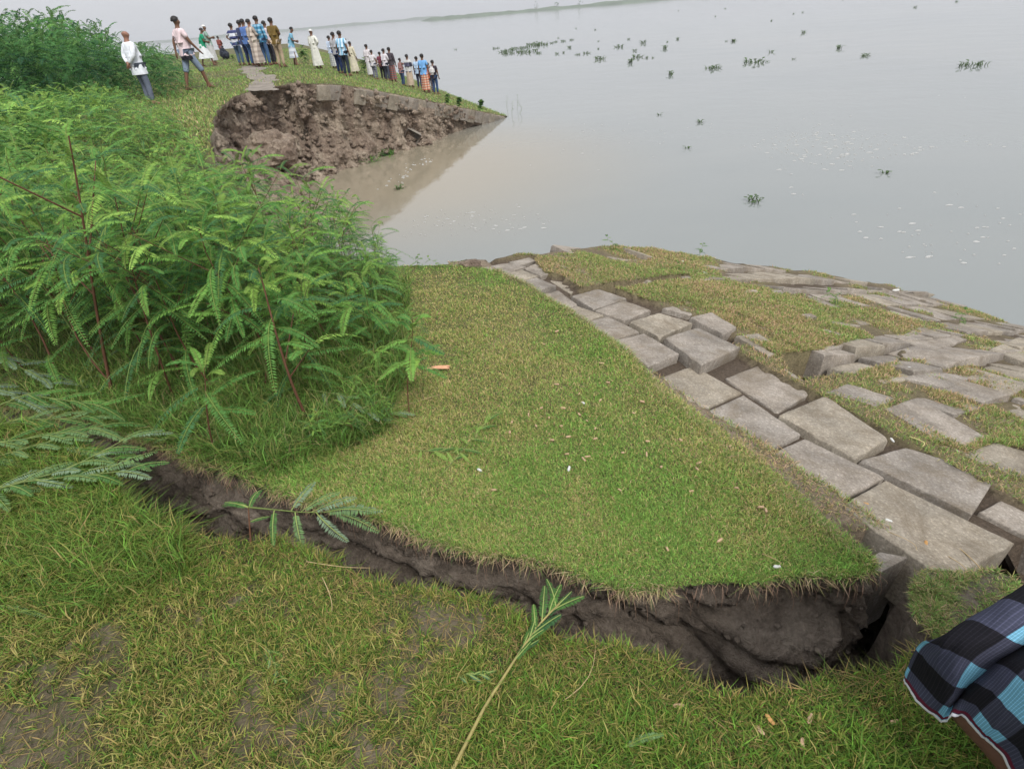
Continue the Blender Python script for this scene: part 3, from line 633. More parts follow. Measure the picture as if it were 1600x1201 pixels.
# grass on the revetment
parts = []
def dr(x, y): r = np.hypot(x, y); c = cover(x, y); return np.clip(7.0 / (r * r + .3), .12, 1) * ss(-.004, .02, c) * (.18 + .82 * ss(.0, .10, crest_d(x, y)))
x, y = scatter(SC(rev_poly), 150000, dr, (-.7, 8, 1.0, 8)); n = len(x); r = np.hypot(x, y)
g = np.clip(.4 + 1.3 * fbm(x * 2.2, y * 2.2, 0, 3, 111) + .25 * ss(2.0, 1.2, x) * ss(4.2, 5, y), 0, 1)
w_ = np.column_stack([.12 + .25 * g, .22 + 0 * g, .35 + 0 * g, .12 + .35 * (1 - g), .03 + 0 * g, .02 + .22 * g])
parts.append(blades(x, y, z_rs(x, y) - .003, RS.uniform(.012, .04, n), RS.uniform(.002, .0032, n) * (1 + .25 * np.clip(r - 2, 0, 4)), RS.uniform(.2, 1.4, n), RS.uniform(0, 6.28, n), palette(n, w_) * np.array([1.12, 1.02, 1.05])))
V, Q, T, Cc = join(parts)
tag(mk('grass', V, [Q, T], M_grass, col=Cc), 'dry yellow green grass growing over the concrete blocks of the slope', 'grass', kind='stuff')
# far lawn
parts = []
farp = SC(cl[::2]) + SC(slope_edge) + [(.9, 25), (-1, 36), (-4, 50), (-14, 56), (-24, 40), (-13, 20), (-9, 12), (-6, 7.5), (-4.6, 8.2)]
x, y = scatter(farp, 90000, lambda x, y: np.clip(120 / (x * x + y * y), .1, 1)); n = len(x); r = np.hypot(x, y)
pl = [(-7.3, 15.6), (-5.9, 16.4), (-7.9, 28), (-10.6, 30)]
path_poly = W([(388, 142), (400, 128), (385, 118), (375, 111), (378, 105), (412, 104), (418, 116), (430, 126), (438, 134), (436, 141)], z_land)
path_poly = jag(path_poly + path_poly[:1], .15, .38, 44, 1.2)[:-1]
ok = ~(inpoly(x, y, path_poly) & (RS.rand(n) + .6 * fbm(x * 1.3, y * 1.3, 0, 3, 2) < .9)); x, y, r = x[ok], y[ok], r[ok]; n = len(x)
g = np.clip(.5 + fbm(x * .5, y * .5, 0, 3, 121), 0, 1); w_ = np.column_stack([.3 + .2 * g, .25 + 0 * g, .2 + .2 * (1 - g), .08 * (1 - g), .03 + 0 * g, .15 + .3 * g])
parts.append(blades(x, y, z_land(x, y) - .005, RS.uniform(.04, .11, n), RS.uniform(.010, .018, n), RS.uniform(.1, 1.3, n), RS.uniform(0, 6.28, n), palette(n, w_) * 1.15))
V, Q, T, Cc = join(parts)
tag(mk('grass', V, [Q, T], M_grass, col=Cc), 'short bright grass on the crest and slope of the far bank', 'grass', kind='stuff')
pth = sheet('path', path_poly, [(-16, -4, 13, 34, .25)], lambda x, y: z_land(x, y) + .012, M_path)

# turf clod in the crack
tb = bmesh.new(); tt = jag(tuft + tuft[:1], .012, .035, 77, 9)[:-1]; nT = len(tt); cx, cy = np.mean([p[0] for p in tt]), np.mean([p[1] for p in tt])
VV = []
for q in range(16):
    f_ = q / 15.0
    for i, p_ in enumerate(tt):
        dxy = np.array([p_[0] - cx, p_[1] - cy]); s1 = 1 - .03 * ss(0, .2, f_) + .25 * f_ + .22 * float(fbm(p_[0] * 6, p_[1] * 6, f_ * 4, 4, 8)) * ss(0, .2, f_)
        VV.append((cx + dxy[0] * s1, cy + dxy[1] * s1, float(z_tuft(p_[0], p_[1])) - .85 * f_ ** 1.2))
VV.append((cx, cy, -.12)); I = np.arange(16 * nT).reshape(16, nT)
Qd = np.stack([I[:-1], I[1:], np.roll(I[1:], -1, 1), np.roll(I[:-1], -1, 1)], -1).reshape(-1, 4)
Tt = np.column_stack([I[0], np.roll(I[0], -1), np.full(nT, 16 * nT)])
clod = mk('turf_clod', VV, [Qd, Tt], M_crack, smooth=True); tag(clod, 'grassy clod of earth standing in the crack beside the checked cloth', 'turf clod')
V, Q, T, Cc = join(tparts + [edge_band([tuple(p) for p in tt] + [tuple(tt[0])], z_tuft, 1100, .012, [.25, .25, .4, .25, .05, .1], .01, .03, 1, (.5, 2.0)), edge_band([tuple(p) for p in tt] + [tuple(tt[0])], z_tuft, 1100, .012, [.25, .25, .4, .25, .05, .1], .01, .03, -1, (.5, 2.0))])
mk('grass_tuft', V, [Q, T], M_grass, parent=clod, col=Cc)
# ------------------------------------------------------------------ feathery weeds
def pjv(x, y, z):
    wz = z - H; c = y * cP - wz * sP; a = x / c; b_ = (y * sP + wz * cP) / c
    return 800 + F * (a * cR - b_ * sR), 600.5 - F * (a * sR + b_ * cR)
def tallest(x, y, line, z0):
    """height a plant may have so the growth keeps the skyline it has in the photograph"""
    zz = np.linspace(.15, 3.2, 60); px, py = pjv(x, y, z0 + zz); ok = py >= np.interp(px, [p[0] for p in line], [p[1] for p in line])
    return float(zz[ok].max()) if ok.any() else .15
SKY_N = [(-300, 215), (0, 205), (90, 190), (150, 222), (220, 218), (300, 228), (380, 240), (440, 250), (500, 268), (545, 305), (580, 345), (610, 400), (640, 470)]
SKY_M = [(-300, 150), (0, 135), (150, 138), (240, 150), (290, 205), (330, 222), (420, 250), (500, 300)]
SKY_B = [(-400, 35), (0, 42), (60, 34), (120, 48), (150, 42), (200, 80), (250, 72), (285, 100), (310, 122), (345, 150)]
class Geo:
    def __init__(s): s.V = []; s.Q = []; s.C = []; s.n = 0
    def add(s, V, Q, col):
        V = np.asarray(V).reshape(-1, 3); s.V.append(V); s.Q.append(np.asarray(Q) + s.n); s.C.append(np.broadcast_to(col, (len(V), 3))); s.n += len(V)
    def build(s, name, mat, parent=None, smooth=False):
        return mk(name, np.vstack(s.V), [np.vstack(s.Q)], mat, parent, np.vstack(s.C), smooth)
def tube(g, pts, rad, col=(.1, .1, .05), k=5):
    pts = np.array(pts, float); n = len(pts); tg = np.gradient(pts, axis=0); tg /= np.linalg.norm(tg, axis=1)[:, None] + 1e-9
    a = np.cross(tg, [0.31, .2, .93]); a /= np.linalg.norm(a, axis=1)[:, None] + 1e-9; b_ = np.cross(tg, a)
    th = np.arange(k) * 2 * math.pi / k; rad = np.broadcast_to(rad, (n,))
    V = pts[:, None] + rad[:, None, None] * (np.cos(th)[None, :, None] * a[:, None] + np.sin(th)[None, :, None] * b_[:, None])
    I = np.arange(n * k).reshape(n, k)
    Q = np.stack([I[:-1], I[1:], np.roll(I[1:], -1, 1), np.roll(I[:-1], -1, 1)], -1).reshape(-1, 4)
    g.add(V.reshape(-1, 3), Q, col)
def frond(g, o, az, elev, ln, droop, npair, ll, lw, col, rcol=(.22, .30, .08), fold=.35, bare=.12, rs=RS, twist=0.0, rw=.0022):
    o = np.array(o, float); t = np.linspace(0, 1, 9); h = np.array([math.cos(az), math.sin(az), 0])
    sw = rs.normal(0, .10) * ln; sd = np.array([-h[1], h[0], 0])
    def P_(t): t = np.asarray(t)[:, None]; return o + h * ln * math.cos(elev) * t + np.array([0, 0, 1]) * (ln * math.sin(elev) * t - droop * ln * t ** 2) + sd * sw * t ** 2
    p = P_(t); a = np.zeros_like(p); a[:] = sd
    V = np.stack([p - sd * rw * (1 - .6 * t[:, None]), p + sd * rw * (1 - .6 * t[:, None])], 1).reshape(-1, 3); i = np.arange(8) * 2
    g.add(V + [0, 0, .001], np.column_stack([i, i + 1, i + 3, i + 2]), rcol)
    tt = np.linspace(bare, 1, npair); b0 = P_(tt); d = P_(tt + .01) - b0; d /= np.linalg.norm(d, axis=1)[:, None]
    up = np.cross(sd, d); up *= np.sign(up[:, 2:3] + 1e-6)
    prof = np.sin(np.clip(.18 + .82 * (tt - bare) / (1 - bare), 0, 1) * math.pi * .96) ** .55 * ll
    for sgn in (-1, 1):
        f = fold + rs.normal(0, .10, npair); jit = rs.normal(0, .12, npair)
        dirv = sgn * sd * np.cos(f)[:, None] - up * np.sin(f)[:, None] * (1 if fold > 0 else -1) + d * (.38 + jit)[:, None]
        if twist: dirv = dirv + np.array([0, 0, twist])
        dirv /= np.linalg.norm(dirv, axis=1)[:, None]; L_ = prof * rs.uniform(.85, 1.1, npair)
        wv = np.cross(dirv, up + rs.normal(0, .15, (npair, 3))); wv /= np.linalg.norm(wv, axis=1)[:, None]
        tip = b0 + dirv * L_[:, None]; mid = b0 + dirv * (L_ * .5)[:, None]
        V = np.stack([b0, mid + wv * lw / 2, tip, mid - wv * lw / 2], 1).reshape(-1, 3); i = np.arange(npair) * 4
        c = np.array(col) * rs.uniform(.8, 1.22, (npair, 1)); c = np.repeat(c, 4, 0)
        g.add(V, np.column_stack([i, i + 1, i + 2, i + 3]), c)
GL = [np.array(c) for c in ((.078, .19, .046), (.105, .24, .055), (.145, .285, .06), (.052, .135, .05), (.22, .36, .075))]
def weed(seed, h, nf, npair, ll, lw, fl, stem_r=.006, lean=(0, 0), lower=.35, branches=2, lush=1.0, name='feathery_weed', stemmat=None, tops=1):
    rs = np.random.RandomState(seed); gs, gf = Geo(), Geo()
    t = np.linspace(0, 1, 10); wob = rs.normal(0, .03, 2)
    pts = np.column_stack([lean[0] * t + wob[0] * np.sin(t * 5), lean[1] * t + wob[1] * np.sin(t * 4), h * t])
    tube(gs, pts, stem_r * (1 - .65 * t), (.1, .1, .1))
    def at_(q): return np.array([np.interp(q, t, pts[:, k]) for k in range(3)])
    az0 = rs.uniform(0, 6.28)
    for i in range(nf):
        q = lower + (1 - lower) * (i / (nf - 1)) ** .8; az = az0 + i * 2.4 + rs.normal(0, .3); top = q > .86
        el = rs.uniform(.55, 1.15) if top else rs.uniform(.0, .6); l_ = fl * (rs.uniform(.55, .85) if top else rs.uniform(.8, 1.15))
        col = GL[4] * rs.uniform(.7, 1) if (top and rs.rand() < .4) else GL[rs.randint(0, 4)] * lush
        frond(gf, at_(q), az, el, l_, rs.uniform(.3, .75), npair, ll * (.75 if top else 1), lw, col, fold=rs.uniform(.1, .7), rs=rs)
    for bnum in range(branches):
        q = rs.uniform(.35, .8); az = rs.uniform(0, 6.28); bl = h * rs.uniform(.22, .4); b0 = at_(q)
        bp = [b0 + np.array([math.cos(az) * bl * .7 * s, math.sin(az) * bl * .7 * s, bl * .75 * s]) for s in np.linspace(0, 1, 5)]
        tube(gs, bp, stem_r * .5 * np.linspace(1, .5, 5), (.1, .1, .1))
        for i in range(max(4, nf // 4)):
            s = .35 + .65 * i / max(3, nf // 4 - 1); az2 = az + i * 2.4 + rs.normal(0, .3)
            p_ = b0 + np.array([math.cos(az) * bl * .7 * s, math.sin(az) * bl * .7 * s, bl * .75 * s])
            frond(gf, p_, az2, rs.uniform(.2, .9), fl * rs.uniform(.6, .95), rs.uniform(.3, .7), npair, ll, lw, GL[rs.randint(0, 5)] * lush, fold=rs.uniform(.1, .7), rs=rs)
    return gs, gf
def place(root_name, gs, gf, loc, rz, label, group=None, stemmat=None):
    r = empty(root_name, loc, rz); gs.build('stem', stemmat or M_stem, r, True); gf.build('foliage', M_leaf, r)
    return tag(r, label, 'plant', group)
def copy_tree(o):
    c = o.copy(); C.objects.link(c)
    for ch in o.children:
        k = ch.copy(); C.objects.link(k); k.parent = c
    return c
# prominent single plants: base pixel, top pixel
prom = [((178, 628), (97, 215), 20, .0105, .5, 'tall weed with a thick reddish stem leaning left at the left edge of the thicket', M_stem, 3, .34),
        ((485, 665), (398, 425), 15, .009, .5, 'weed with brown stem and silvery hanging leaf at the front corner of the thicket', M_stem, 2, .30),
        ((338, 712), (318, 575), 9, .005, .55, 'low weed with broad bright fronds in front of the thicket above the mud hole', M_stem, 0, .30),
        ((430, 620), (330, 300), 16, .008, .4, 'tall green weed behind the low one in the middle of the thicket', M_gstem, 3, .30),
        ((600, 580), (562, 420), 12, .005, .4, 'slender weed at the right edge of the thicket near the brown husk', M_gstem, 1, .25),
        ((640, 650), (640, 500), 9, .004, .5, 'small weed with yellowish twig standing on the lawn right of the thicket', M_stem, 1, .22),
        ((545, 560), (535, 452), 12, .005, .3, 'leafy weed with drooping fronds close to the right edge of the thicket', M_gstem, 1, .26),
        ((65, 560), (20, 240), 16, .006, .3, 'pale green stemmed weed at the left frame edge behind the red stem', M_gstem, 2, .3)]
for i, (bp, tp, nf, sr, lo, lb, sm, br, fl) in enumerate(prom):
    B = hit(*bp, z_land); T = aty(tp[0], tp[1], B[1]); h = T[2] - B[2]
    gs, gf = weed(500 + i, h, nf + 4, 32, .032, .0068, fl, sr, (T[0] - B[0], RS.normal(0, .05)), lo, br, 1.25)
    place('feathery_weed', gs, gf, B, 0, lb, 'weeds of the near thicket', sm)
# the near thicket
protos = []
for i in range(7):
    gs, gf = weed(600 + i, 1.0, [20, 26, 16, 24, 22, 14, 28][i], 32, [.030, .026, .034, .028, .032, .036, .024][i], .0068, [.38, .34, .44, .36, .40, .46, .30][i], .0055, (RS.normal(0, .12), RS.normal(0, .12)), [.12, .48, .2, .55, .12, .34, .15][i], [3, 5, 2, 4, 4, 1, 5][i], [.9, 1.2, .95, 1.3, 1.1, 1.4, 1.15][i])
    protos.append((gs, gf))
thick = W([(-260, 600), (60, 590), (150, 612), (300, 640), (440, 640), (520, 610), (590, 540), (612, 470), (618, 424)], z_land) + [(-1.05, 4.7), (-1.7, 5.15), (-2.65, 6.1), (-3.5, 7.2), (-7.6, 7.4), (-5.2, 3.5)]
spots = []; tries = 0
while len(spots) < 210 and tries < 20000:
    tries += 1; y = RS.uniform(2.0, 7.4); x = RS.uniform(-7.2, -.6)
    if not inpoly(np.array([x]), np.array([y]), thick)[0]: continue
    if (abs(x / y + .855) < .05 and y < 2.75) or (abs(x / y + .46) < .04 and y < 2.4): continue
    if any((x - a) ** 2 + (y - b) ** 2 < (.13 + .022 * y) ** 2 for a, b, _ in spots): continue
    spots.append((x, y, 0))
roots = [None] * 7
XZ = [(-99, -.93, 'at the left frame edge'), (-.93, -.72, 'around the thick red stem'), (-.72, -.52, 'in the left middle'), (-.52, -.36, 'in the right middle'), (-.36, 9, 'toward the right end')]
zl = [('leafy feathery weed in the front rank', 3.2), ('leafy feathery weed in the middle rank', 4.6), ('leafy feathery weed in the rear rank', 99)]
for i, (x, y, _) in enumerate(spots):
    k = i % 7; z = float(z_land(x, y)) - .01
    lb = next(l for l, q in zl if y < q) + ', ' + next(n_ for a_, c_, n_ in XZ if a_ <= x / y < c_); grp = {3.2: 'weeds in the front rank of the thicket', 4.6: 'weeds in the middle of the thicket', 99: 'weeds at the rear of the near thicket'}[next(q for l, q in zl if y < q)]
    edge = ss(-.9, -1.8, x); s = (1.22 - .06 * (y - 2.2)) * (.66 + .34 * edge) * RS.choice([.72, .88, 1.0, 1.12, 1.24]); s = max(.55, s)
    if roots[k] is None: r = roots[k] = place('feathery_weed', *protos[k], (x, y, z), 0, lb, grp, M_gstem if k % 3 else M_stem)
    else: r = copy_tree(roots[k])
    s = float(min(s, max(.34, tallest(x, y, SKY_N, z) * RS.uniform(.66, .95))))
    r.location = (x, y, z); r.rotation_euler = (0, 0, RS.uniform(0, 6.28)); r.scale = (s, s, s); r['label'] = lb; r['group'] = grp
for i, (a, b_) in enumerate([(622, 455), (634, 480), (612, 500), (640, 520), (618, 545), (655, 560), (600, 600), (632, 608), (585, 650), (560, 690), (520, 700), (610, 672)]):
    k = (i * 3 + 1) % 7; B = hit(a, b_, z_land); s = RS.uniform(.16, .34); r = copy_tree(roots[k]); r.location = B; r.rotation_euler = (0, 0, RS.uniform(0, 6.28)); r.scale = (s, s, s); r['label'] = 'low young feathery weed straying from the thicket onto the lawn edge'; r['group'] = 'young weeds along the lawn edge'
# slender willow-like sprigs against the water
def sprig(seed, h):
    rs = np.random.RandomState(seed); gs, gf = Geo(), Geo(); t = np.linspace(0, 1, 8)
    for b in range(3):
        ln = np.array([rs.normal(.04, .08), rs.normal(0, .05), h * rs.uniform(.8, 1)]); pts = t[:, None] * ln; pts[:, 0] += .02 * np.sin(t * 6); tube(gs, pts, .0035 * (1 - .7 * t), (.1, .1, .1), 4)
        for i in range(12):
            q = .3 + .7 * i / 11; p_ = ln * q; frond(gf, p_, rs.uniform(0, 6.28), rs.uniform(.0, .9), rs.uniform(.08, .15), .5, 6, .03, .008, GL[rs.choice([0, 3, 1])] * .9, rs=rs)
    return gs, gf
sp = [sprig(i, 1.0) for i in range(3)]; sr_ = None; spr = [None] * 3
for i, (bx, ty) in enumerate([((560, 440), 330), ((575, 425), 345), ((588, 415), 352), ((598, 420), 360), ((545, 430), 318), ((570, 470), 385), ((604, 412), 366)]):
    B = hit(*bx, z_land) if bx[1] > 414 else np.array([-1.05, 4.4, -.27]); B = B.copy(); T = aty(bx[0], ty, B[1]); h = max(.25, T[2] - B[2]); k = i % 3
    if spr[k] is None: spr[k] = place('willowy_weed', *sp[k], B, 0, 'x', None, M_stem); r = spr[k]
    else: r = copy_tree(spr[k])
    r.location = B; r.scale = (h,) * 3; r.rotation_euler = (0, 0, RS.uniform(0, 6)); tag(r, 'slender dark willowy weed at the right end of the thicket, seen against the water', 'plant', 'willowy weeds against the water')
# mass of weeds further back and the high scrub beyond: one growth nobody could count
mv = []
for i in range(5):
    gs, gf = weed(700 + i, 1.0, 13, 11, .05, .022, .42, .006, (RS.normal(0, .12), RS.normal(0, .12)), .15, 2, 1.25)
    mv.append((np.vstack(gf.V), np.vstack(gf.Q), np.vstack(gf.C)))
def mass(name, pos_, hs_, tint, label, line):
    VV, QQ, CC_ = [], [], []; o = 0
    for (x, y), h in zip(pos_, hs_):
        h = min(h, tallest(x, y, line, float(z_land(x, y))) * RS.choice([.72, .85, .97, 1.04, 1.12]))
        if h < .17: continue
        v, q, c = mv[RS.randint(5)]; a = RS.uniform(0, 6.28); ca, sa = math.cos(a), math.sin(a)
        sx_ = h * RS.uniform(.85, 1.25) if h < 1.2 else h * .75
        v2 = np.column_stack([(v[:, 0] * ca - v[:, 1] * sa) * sx_ + x, (v[:, 0] * sa + v[:, 1] * ca) * sx_ + y, v[:, 2] * h + float(z_land(x, y)) - .02 * h])
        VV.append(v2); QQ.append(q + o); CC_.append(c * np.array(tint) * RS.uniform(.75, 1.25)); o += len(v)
    return tag(mk(name, np.vstack(VV), [np.vstack(QQ)], M_leaf, col=np.vstack(CC_)), label, 'plants', kind='stuff')
midp = [(-3.7, 7.3), (-4.35, 8.9), (-4.9, 10.6), (-5.7, 12.4), (-6.8, 14.6), (-8.3, 17), (-15, 16), (-12.5, 11), (-9, 8), (-7, 6.6)]
x, y = scatter(midp, 640, lambda x, y: np.clip(90 / (x * x + y * y), .2, 1))
# leave the far lawn clear on its right side
hgt = RS.uniform(.50, .98, len(x)) * (1 - .45 * ss(11, 14.5, y)) * (1 + .25 * fbm(x * .6, y * .6, 0, 2, 7)) * (.55 + .45 * ss(-4.6, -6.5, x + (y - 9) * .32))
pb, _ = pjv(x, y, z_land(x, y)); ok = (pb < 300 + (y < 9) * 200); x, y, hgt = x[ok], y[ok], hgt[ok]
mass('weed_thicket', list(zip(x, y)), hgt, (1.0, .95, .95), 'low light green feathery weeds spreading over the bank behind the near thicket', SKY_M)
bush = [(-6.7, 16.2), (-7.4, 18.5), (-9.5, 22), (-16, 25), (-24, 19), (-15, 11.5), (-10.4, 12.8)]
x, y = scatter(bush, 760); q_ = x / y
ok = ~((q_ > -.60) & (q_ < -.50) & (y < 15.6)) & ~((q_ > -.49) & (y < 15.6)); x, y, q_ = x[ok], y[ok], q_[ok]
hg = RS.uniform(1.1, 3.0, len(x))
pb, _ = pjv(x, y, z_land(x, y)); ok = ~((pb > 285) & (y < 18.2)); x, y, hg = x[ok], y[ok], hg[ok]
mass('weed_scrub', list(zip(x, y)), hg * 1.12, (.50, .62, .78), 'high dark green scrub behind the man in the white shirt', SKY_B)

# ------------------------------------------------------------------ fallen and broken branches
def branch(name, stem_pts, fr, label, stemmat, rad=.005, cat='branch', col=None, npair=24, ll=.032, lw=.0065, grp=None):
    """stem_pts world; fr: list of (q, azimuth, elev, length, droop, colour index)"""
    P0 = np.array(stem_pts[0]); pts = np.array(stem_pts) - P0; r = empty(name, P0); gs, gf = Geo(), Geo()
    cs = np.concatenate([[0], np.cumsum(np.linalg.norm(pts[1:] - pts[:-1], axis=1))]); cs /= cs[-1]; t = np.linspace(0, 1, 14)
    pp = np.column_stack([np.interp(t, cs, pts[:, k]) for k in range(3)]); tube(gs, pp, rad * (1 - .55 * t), (.1, .1, .1), 6)
    for (q, az, el, ln, dr_, c) in fr:
        o = [np.interp(q, t, pp[:, k]) for k in range(3)]
        frond(gf, o, az, el, ln, dr_, npair, min(ll, ln * .155), min(lw, ln * .045), c, fold=.35, rs=RS, rcol=(.3, .38, .12))
    gs.build('stem', stemmat, r, True); gf.build('foliage', M_leaf, r); return tag(r, label, cat, grp)
PALE, MIDG, SIL = np.array([.15, .25, .10]), np.array([.08, .18, .05]), np.array([.19, .27, .17])
def gp(px, py, dz=0.0, f=z_near): p = hit(px, py, f); return np.array([p[0], p[1], p[2] + dz])
# leaning branch in the middle
b0 = gp(392, 850, 0); b1 = aty(388, 792, b0[1] + .03); b2 = aty(470, 800, b0[1] + .10); b3 = aty(520, 800, b0[1] + .13)
branch('broken_branch', [b0, b1], [(.98, 2.9, .5, .10, .3, MIDG), (.9, 1.2, .9, .12, .5, MIDG), (.6, .3, .3, .07, .4, MIDG)], 'short upright weed stub at the edge of the crack', M_stem, .004, 'plant')
branch('broken_branch', [b1, b2, b3], [(.5, 1.0, .5, .16, .35, SIL), (.62, .5, .4, .17, .3, PALE), (.75, .25, .35, .18, .35, SIL), (.9, -.1, .3, .2, .35, PALE), (1., -.35, .05, .19, .35, PALE), (.8, -.9, -.1, .16, .3, SIL), (.55, -1.3, -.3, .14, .3, PALE), (.3, -1.5, -.2, .12, .3, MIDG), (.0, 2.7, .3, .12, .4, MIDG), (.95, .1, .2, .2, .45, SIL)],
       'pale green leafy branch bent to the right over the middle of the crack', M_gstem, .0035)
# flattened branches on the left, lying across the crack
def lying(px_pts, n, label, ln=.16, dzs=(.05, .09, .05), c=(PALE, SIL, MIDG), f=z_near, rad=.004, spread=.8):
    pts = [gp(a, b, dz, f) for (a, b), dz in zip(px_pts, dzs)]; d = pts[-1] - pts[0]; az = math.atan2(d[1], d[0]); fr = []
    for i in range(n):
        q = .25 + .75 * i / (n - 1); s = 1 if i % 2 else -1
        fr.append((q, az + s * RS.uniform(.2, spread) * (1.1 - .6 * q), RS.uniform(.0, .45), ln * RS.uniform(.75, 1.15), RS.uniform(.2, .55), c[i % len(c)]))
    return branch('broken_branch', pts, fr, label, M_gstem, rad)
lying([(-90, 800), (60, 778), (215, 762)], 12, 'leafy branch lying from the left edge across the mud hole', .2, (.04, .1, .10))
lying([(-60, 790), (120, 765), (225, 712)], 11, 'leafy branch arching up to the right beside the mud hole', .17, (.05, .11, .12))
lying([(-80, 715), (50, 712), (170, 692)], 12, 'long flattened branch with yellow green leaves at the upper left', .18, (.06, .1, .10), (PALE, MIDG))
lying([(-60, 745), (60, 722), (150, 700)], 9, 'thin flattened branch at the left edge above the mud hole', .15, (.05, .09, .10), (PALE, MIDG))
lying([(-90, 600), (30, 606), (100, 628)], 12, 'silvery grey green frond drooping over the dark hollow at the left edge', .19, (.22, .25, .14), (SIL, np.array([.12, .17, .12])), z_land)
lying([(-90, 650), (10, 642), (70, 655)], 10, 'second silvery drooping frond lower at the left edge', .17, (.16, .18, .10), (SIL, np.array([.12, .17, .12])), z_land)
lying([(110, 640), (150, 600), (190, 570)], 8, 'pale wilted branch at the foot of the red stem', .13, (.03, .08, .10), (SIL,), z_land)
lying([(430, 700), (380, 690), (250, 700)], 7, 'thin dark leafy twig over the brown bank above the mud hole', .12, (.04, .07, .06), (MIDG, PALE), z_land)
lying([(-60, 690), (40, 672), (150, 668)], 10, 'flattened green branch bridging the crack at the left edge', .17, (.03, .07, .06), (MIDG, PALE))
lying([(-40, 665), (60, 645), (170, 655)], 10, 'drooping green branch over the hollow left of the mud hole', .18, (.05, .12, .09), (MIDG, GL[1]))
lying([(20, 730), (110, 715), (200, 735)], 9, 'leafy green branch lying just left of the mud hole', .15, (.03, .07, .06), (PALE, GL[1]))
lying([(490, 635), (545, 650), (590, 668)], 8, 'pale wilted twig leaning down from the thicket corner', .13, (.12, .14, .07), (SIL, PALE), z_land)
lying([(510, 655), (560, 672), (620, 655)], 7, 'silvery wilted twig on the grass right of the thicket corner', .12, (.05, .08, .05), (SIL, PALE), z_land)
lying([(690, 745), (735, 700), (765, 668)], 9, 'small bright green sprig growing flat on the lawn', .10, (.01, .04, .05), (MIDG, GL[4]), z_land, .0025, 1.6)
lying([(640, 705), (680, 712), (720, 715)], 7, 'small green seedling on the lawn beside the flat sprig', .09, (.01, .03, .03), (GL[4], MIDG), z_land, .0025, 1.8)
# the long cut stem on the near grass
s0 = gp(705, 1215, .02); pts = [s0, gp(760, 1110, .03), gp(812, 1030, .035), gp(850, 980, .045), gp(875, 960, .06)]
d = pts[-1] - pts[0]; az = math.atan2(d[1], d[0]); fr = []
for i in range(15):
    q = .60 + .40 * i / 14; fr.append((q, az + (1 if i % 2 else -1) * RS.uniform(.05, .75), RS.uniform(-.1, .6), RS.uniform(.06, .12), RS.uniform(.1, .4), [GL[0], MIDG, GL[3], GL[1]][i % 4] * .85))
branch('cut_stem', pts, fr, 'long cut weed stem with a leafy tip lying on the near grass', plain('cut_stem_skin', (.26, .22, .08), .6), .0056, 'branch')
for (a, b, lb) in (((412, 998), (440, 1060), 'small wilted bluish green sprig lying on the bare near ground'), ((706, 1062), (758, 1058), 'short green leaf lying beside the long cut stem')):
    lying([a, ((a[0] + b[0]) // 2, (a[1] + b[1]) // 2), b], 6, lb, .045, (.01, .025, .02), (np.array([.12, .24, .14]), MIDG), z_near, .002)
for (a, b, lb) in (((975, 1172), (1028, 1145), 'pale green leaf lying on the grass at the bottom of the frame'), ((0, 950), (90, 968), 'pale green blade like frond at the left edge on bare ground'), ((20, 940), (110, 855), 'upright green frond at the left edge of the near ground'), ((0, 930), (90, 870), 'long narrow green frond near the left edge')):
    P0, P1 = gp(*a, .02), gp(*b, .03); d = P1 - P0; r = empty('fallen_frond', P0); g = Geo(); frond(g, (0, 0, 0), math.atan2(d[1], d[0]), .1, float(np.hypot(*d[:2])), .1, 22, .012, .006, PALE if 'pale' in lb else MIDG, fold=.1)
    o = g.build('leaflets', M_leaf, r); tag(r, lb, 'leaf')
# little weeds on the slope and the far rim
def little(px, py, toppy, f, lb, seed):
    B = hit(px, py, f); T = aty(px, toppy, B[1]); h = max(.06, T[2] - B[2]); gs, gf = weed(seed, h, 7, 8, h * .16, h * .05, h * .5, h * .012, (0, 0), .2, 0, .8)
    place('small_weed', gs, gf, B, 0, lb, 'small weeds on the broken slope', M_gstem)
little(955, 392, 370, z_rev, 'tiny weed standing against the water on the left hump of the slope', 1)
little(1094, 402, 381, z_rev, 'tiny weed standing against the water right of the other tiny one', 2)
little(1297, 476, 452, z_rev, 'tufted weed between the ledges above the mossy slope', 3)
little(1498, 508, 485, z_rev, 'thin upright weed among the ledges near the right edge', 4)
little(1060, 425, 410, z_rev, 'bright green weed beside the thin dark gap', 5)
little(655, 420, 398, z_land, 'low leafy weed at the far rim of the lawn', 6); little(680, 418, 402, z_land, 'second low leafy weed at the far rim of the lawn near the soil lump', 7)
